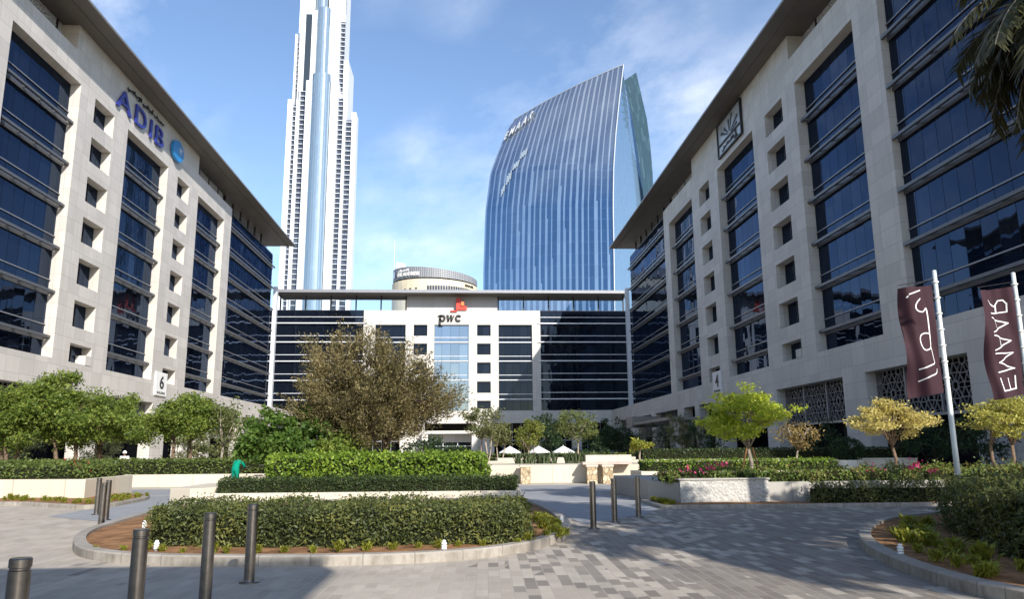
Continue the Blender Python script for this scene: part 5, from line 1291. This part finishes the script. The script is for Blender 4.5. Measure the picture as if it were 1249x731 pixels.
# ------------------------------------------------------------------ people
def skin_mesh(verts, edges, radii, root=0, sub=2):
    me = bpy.data.meshes.new('body'); me.from_pydata(verts, edges, []); o = bpy.data.objects.new('body', me); COL.objects.link(o)
    s = o.modifiers.new('skin', 'SKIN'); s.use_smooth_shade = True
    sv = me.skin_vertices[0].data
    for i, r in enumerate(radii): sv[i].radius = (r, r) if not isinstance(r, tuple) else r; sv[i].use_root = (i == root)
    u = o.modifiers.new('sub', 'SUBSURF'); u.levels = u.render_levels = sub
    bpy.context.view_layer.update(); dg = bpy.context.evaluated_depsgraph_get(); m2 = bpy.data.meshes.new_from_object(o.evaluated_get(dg)); bpy.data.objects.remove(o); return m2
def person(label, loc, J, clothes, cap, capmat, rz=0., hand_len=.17):
    """J: joint positions. One continuous body; clothes and cap are children."""
    t = thing('person', label, 'person', loc); t.rotation_euler = (0, 0, rz)
    names = ['pelvis', 'waist', 'chest', 'neck', 'chin', 'head', 'crown_']
    V, E, Rr = [], [], []
    def add(p, r, par=None):
        V.append(tuple(p)); Rr.append(r)
        if par is not None: E.append((par, len(V)-1))
        return len(V)-1
    pv = add(J['pelvis'], (.13, .10)); wa = add(J['waist'], (.12, .09), pv); ch = add(J['chest'], (.155, .105), wa); nk = add(J['neck'], .052, ch); hd = add(J['head'], (.075, .088), nk); cr = add(J['top'], (.062, .075), hd)
    # face: nose ridge
    no = add(Vector(J['head'])+Vector(J['face'])*.10, .016, hd)
    hips = {}
    for s in ('l', 'r'):
        sh = add(J['sh_'+s], .058, ch); eb = add(J['el_'+s], .042, sh); wr = add(J['wr_'+s], .027, eb)
        d = (Vector(J['wr_'+s])-Vector(J['el_'+s])).normalized(); sd = d.cross(Vector((0, .3, 1))).normalized(); pm = add(Vector(J['wr_'+s])+d*.08, .03, wr)
        for k in range(4):
            f0 = Vector(J['wr_'+s])+d*(.12)+sd*(.033-.022*k); f1 = f0+d*(.045+.012*(k in (1, 2)))+Vector((0, 0, -.02)); a_ = add(f0, .0095, pm); add(f1, .008, a_)
        th_ = add(Vector(J['wr_'+s])+d*.06+sd*.05, .012, wr); add(Vector(J['wr_'+s])+d*.10+sd*.06, .009, th_)
        hp = add(J['hip_'+s], .085, pv); kn = add(J['kn_'+s], .058, hp); an = add(J['an_'+s], .04, kn); fo = Vector(J['an_'+s])+Vector(J['toe'])*.17; fo.z = Vector(J['an_'+s]).z-.05; add(fo, .035, an)
    o = link('body', skin_mesh(V, E, Rr), t); o.matrix_parent_inverse = Matrix.Identity(4); o.data.materials.clear(); o.data.materials.append(M['skin']); o.data.polygons.foreach_set('use_smooth', [True]*len(o.data.polygons))
    V, E, Rr = [], [], []
    pv = add(J['pelvis'], (.16, .13)); wa = add(J['waist'], (.15, .12), pv); ch = add(J['chest'], (.185, .13), wa); add(Vector(J['chest']).lerp(Vector(J['neck']), .7), .09, ch)
    for s in ('l', 'r'):
        sh = add(J['sh_'+s], .08, ch); eb = add(J['el_'+s], .062, sh); add(Vector(J['el_'+s]).lerp(Vector(J['wr_'+s]), .88), .05, eb)
        if clothes == 'robe': continue
        hp = add(J['hip_'+s], .115, pv); kn = add(J['kn_'+s], .085, hp); add(Vector(J['kn_'+s]).lerp(Vector(J['an_'+s]), .92), .07, kn)
    if clothes == 'robe':
        a_ = add(Vector(J['pelvis'])+Vector((0, 0, -.35)), (.19, .16), pv); add(Vector(J['pelvis'])+Vector((0, 0, -.82)), (.22, .2), a_)
    o = link('robe' if clothes == 'robe' else 'coverall', skin_mesh(V, E, Rr), t); o.matrix_parent_inverse = Matrix.Identity(4); o.data.materials.clear(); o.data.materials.append(M['cloth_white'] if clothes == 'robe' else M['cloth_green']); o.data.polygons.foreach_set('use_smooth', [True]*len(o.data.polygons))
    # cap over the crown of the head
    mb = MB(); c = Vector(J['top']); upv = (Vector(J['top'])-Vector(J['neck'])).normalized(); x_ = upv.cross(Vector((.2, 1, .1))).normalized(); y_ = upv.cross(x_); n = 16; rows = []
    for k in range(6):
        a_ = k/5*pi/2*.97; rows.append([tuple(c-upv*.05+(x_*cos(2*pi*j/n)+y_*sin(2*pi*j/n))*.108*cos(a_)+upv*.15*sin(a_)) for j in range(n)])
    for k in range(5):
        for j in range(n): mb.quad(rows[k][j], rows[k][(j+1) % n], rows[k+1][(j+1) % n], rows[k+1][j])
    if cap == 'brim':
        fv = Vector(J['face']); q0 = c-upv*.04
        mb.quad(q0+x_*.09+fv*.05, q0-x_*.09+fv*.05, q0-x_*.06+fv*.2, q0+x_*.06+fv*.2)
    o = mb.build('cap', capmat, t, smooth=True); o.matrix_parent_inverse = Matrix.Identity(4)
    for s_ in (-1, 1):
        e = MB().lathe([(.004, -.008), (.011, 0), (.004, .008)], 8, tuple(Vector(J['head'])+Vector(J['face'])*.085+Vector(J['face']).cross(upv).normalized()*.032*s_)); o = e.build('eye', M['hair'], t); o.matrix_parent_inverse = Matrix.Identity(4)
    return t
stoop = dict(pelvis=(-.02, 0, .88), waist=(.03, .01, 1.02), chest=(.15, .03, 1.19), neck=(.26, .05, 1.30), head=(.33, .06, 1.35), top=(.38, .07, 1.41), face=(.8, .1, -.6), toe=(.9, .1, 0),
             sh_l=(.16, .20, 1.22), sh_r=(.16, -.17, 1.22), el_l=(.30, .27, .98), el_r=(.33, -.22, .99), wr_l=(.54, .14, .90), wr_r=(.56, -.08, .88), hip_l=(-.03, .10, .82), hip_r=(-.03, -.10, .82), kn_l=(.05, .12, .46), kn_r=(.03, -.12, .46), an_l=(-.02, .13, .08), an_r=(-.05, -.13, .08))
person('stooping gardener in a green coverall working behind the low dark hedge', (X(289, 37.3), 37.3, .0), stoop, 'coverall', 'brim', M['cloth_green'], 1.15)
gx = X(289, 37.3)
tl = thing('hedge_tool', 'thin hedge cutter held by the stooping gardener in green', 'garden tool', (gx+.5, 37.6, .9))
MB().tube([(gx+.24, 37.86, .88), (gx+.85, 37.90, 1.02)], .02, 6).build('handle', M['dark'], tl); MB().box(gx+.85, gx+1.25, 37.89, 37.91, 1.0, 1.06).build('blade', M['steel'], tl)
stand = dict(pelvis=(0, 0, .93), waist=(0, 0, 1.08), chest=(0, 0, 1.32), neck=(0, -.01, 1.47), head=(0, -.02, 1.57), top=(0, -.01, 1.65), face=(.4, -.9, 0), toe=(.3, -.9, 0),
             sh_l=(.19, 0, 1.40), sh_r=(-.19, 0, 1.40), el_l=(.24, .02, 1.12), el_r=(-.24, .02, 1.12), wr_l=(.22, -.08, .90), wr_r=(-.22, -.08, .90), hip_l=(.10, 0, .88), hip_r=(-.10, 0, .88), kn_l=(.10, -.01, .48), kn_r=(-.10, -.01, .48), an_l=(.10, .02, .08), an_r=(-.10, .02, .08))
person('man in white robe and white cap standing behind the trimmed hedge', (X(153, 43.4), 43.4, 0.02), stand, 'robe', 'none', M['cloth_white'])

# ------------------------------------------------------------------ unseen casters: a canopy added for the foreground shadow, and the shade trees
pc = thing('canopy_slab', 'added unseen canopy slab on columns casting the shadow on the front paving', 'canopy', (-12, -6, 0))
MB().box(-24, 3.6, -14, -1.3, 7.7, 8.2).build('roof', M['roof'], pc)  # slab of the added unseen canopy
for x in (-20, -10, 0):
    MB().box(x, x+.8, -13, -12.2, 0, 7.69).build('added_column', M['stone_side'], pc)
tree('unseen_shade_tree', 'tall broad tree outside the frame to the right shading the drive', (15.6, 9.0, 0), 4.2, .2, [(0, 0, 6.2, 2.6, 2.6, 1.5), (1.4, .5, 7.6, 2.0, 2.0, 1.2), (-.6, -1, 7.3, 1.6, 1.6, .9)], 70, 130, .62, .32, .15, L['tree'], M['bark'], None, 1, seed=81)
tree('unseen_shade_tree', 'tall airy tree behind the photographer to the right', (12.5, 2.0, 0), 6.0, .2, [(0, 0, 9.6, 2.4, 3.0, 1.5), (-1.6, 1.0, 11.2, 2.0, 2.0, 1.0)], 70, 130, .62, .32, .15, L['tree'], M['bark'], None, 1, seed=82)

tree('unseen_shade_tree', 'broad tree outside the frame between the palm and the tall shade trees', (13.6, 7.2, 0), 4.6, .18, [(0, 0, 7.0, 2.2, 2.2, 1.2), (-1.2, .8, 8.2, 1.6, 1.6, .8)], 70, 130, .62, .32, .15, L['tree'], M['bark'], None, 1, seed=83)
tree('unseen_shade_tree', 'high crowned tree beside the camera shading the cross road', (9.8, 3.4, 0), 8.5, .2, [(0, 0, 12.0, 2.2, 2.4, 1.2), (1.6, -.6, 10.6, 1.6, 1.6, .9)], 70, 130, .62, .32, .15, L['tree'], M['bark'], None, 1, seed=84)
palm('date palm outside the frame to the right shading the near paving', (10.0, .6, 0), 8.6, 60, 3.2, 9, (-.3, .2))
# ------------------------------------------------------------------ camera and output
cam = bpy.data.cameras.new('camera'); co = bpy.data.objects.new('camera', cam); COL.objects.link(co); SC.camera = co
cam.sensor_width = 36.; cam.lens = 36.*F_PX/1249.; cam.clip_start = .1; cam.clip_end = 6000.
mw = Matrix.Identity(4)
for i, ax in enumerate((CR, CU, -CF)):
    for k in range(3): mw[k][i] = ax[k]
mw[0][3], mw[1][3], mw[2][3] = 0, 0, EYE
co.matrix_world = mw
SC.render.engine = 'CYCLES'
SC.cycles.max_bounces = 6; SC.cycles.transparent_max_bounces = 8; SC.cycles.use_denoising = True; SC.cycles.caustics_reflective = False; SC.cycles.caustics_refractive = False
vs = SC.view_settings; vs.view_transform = 'Standard'; vs.look = 'None'; vs.exposure = .56; vs.gamma = 1.; vs.use_curve_mapping = False
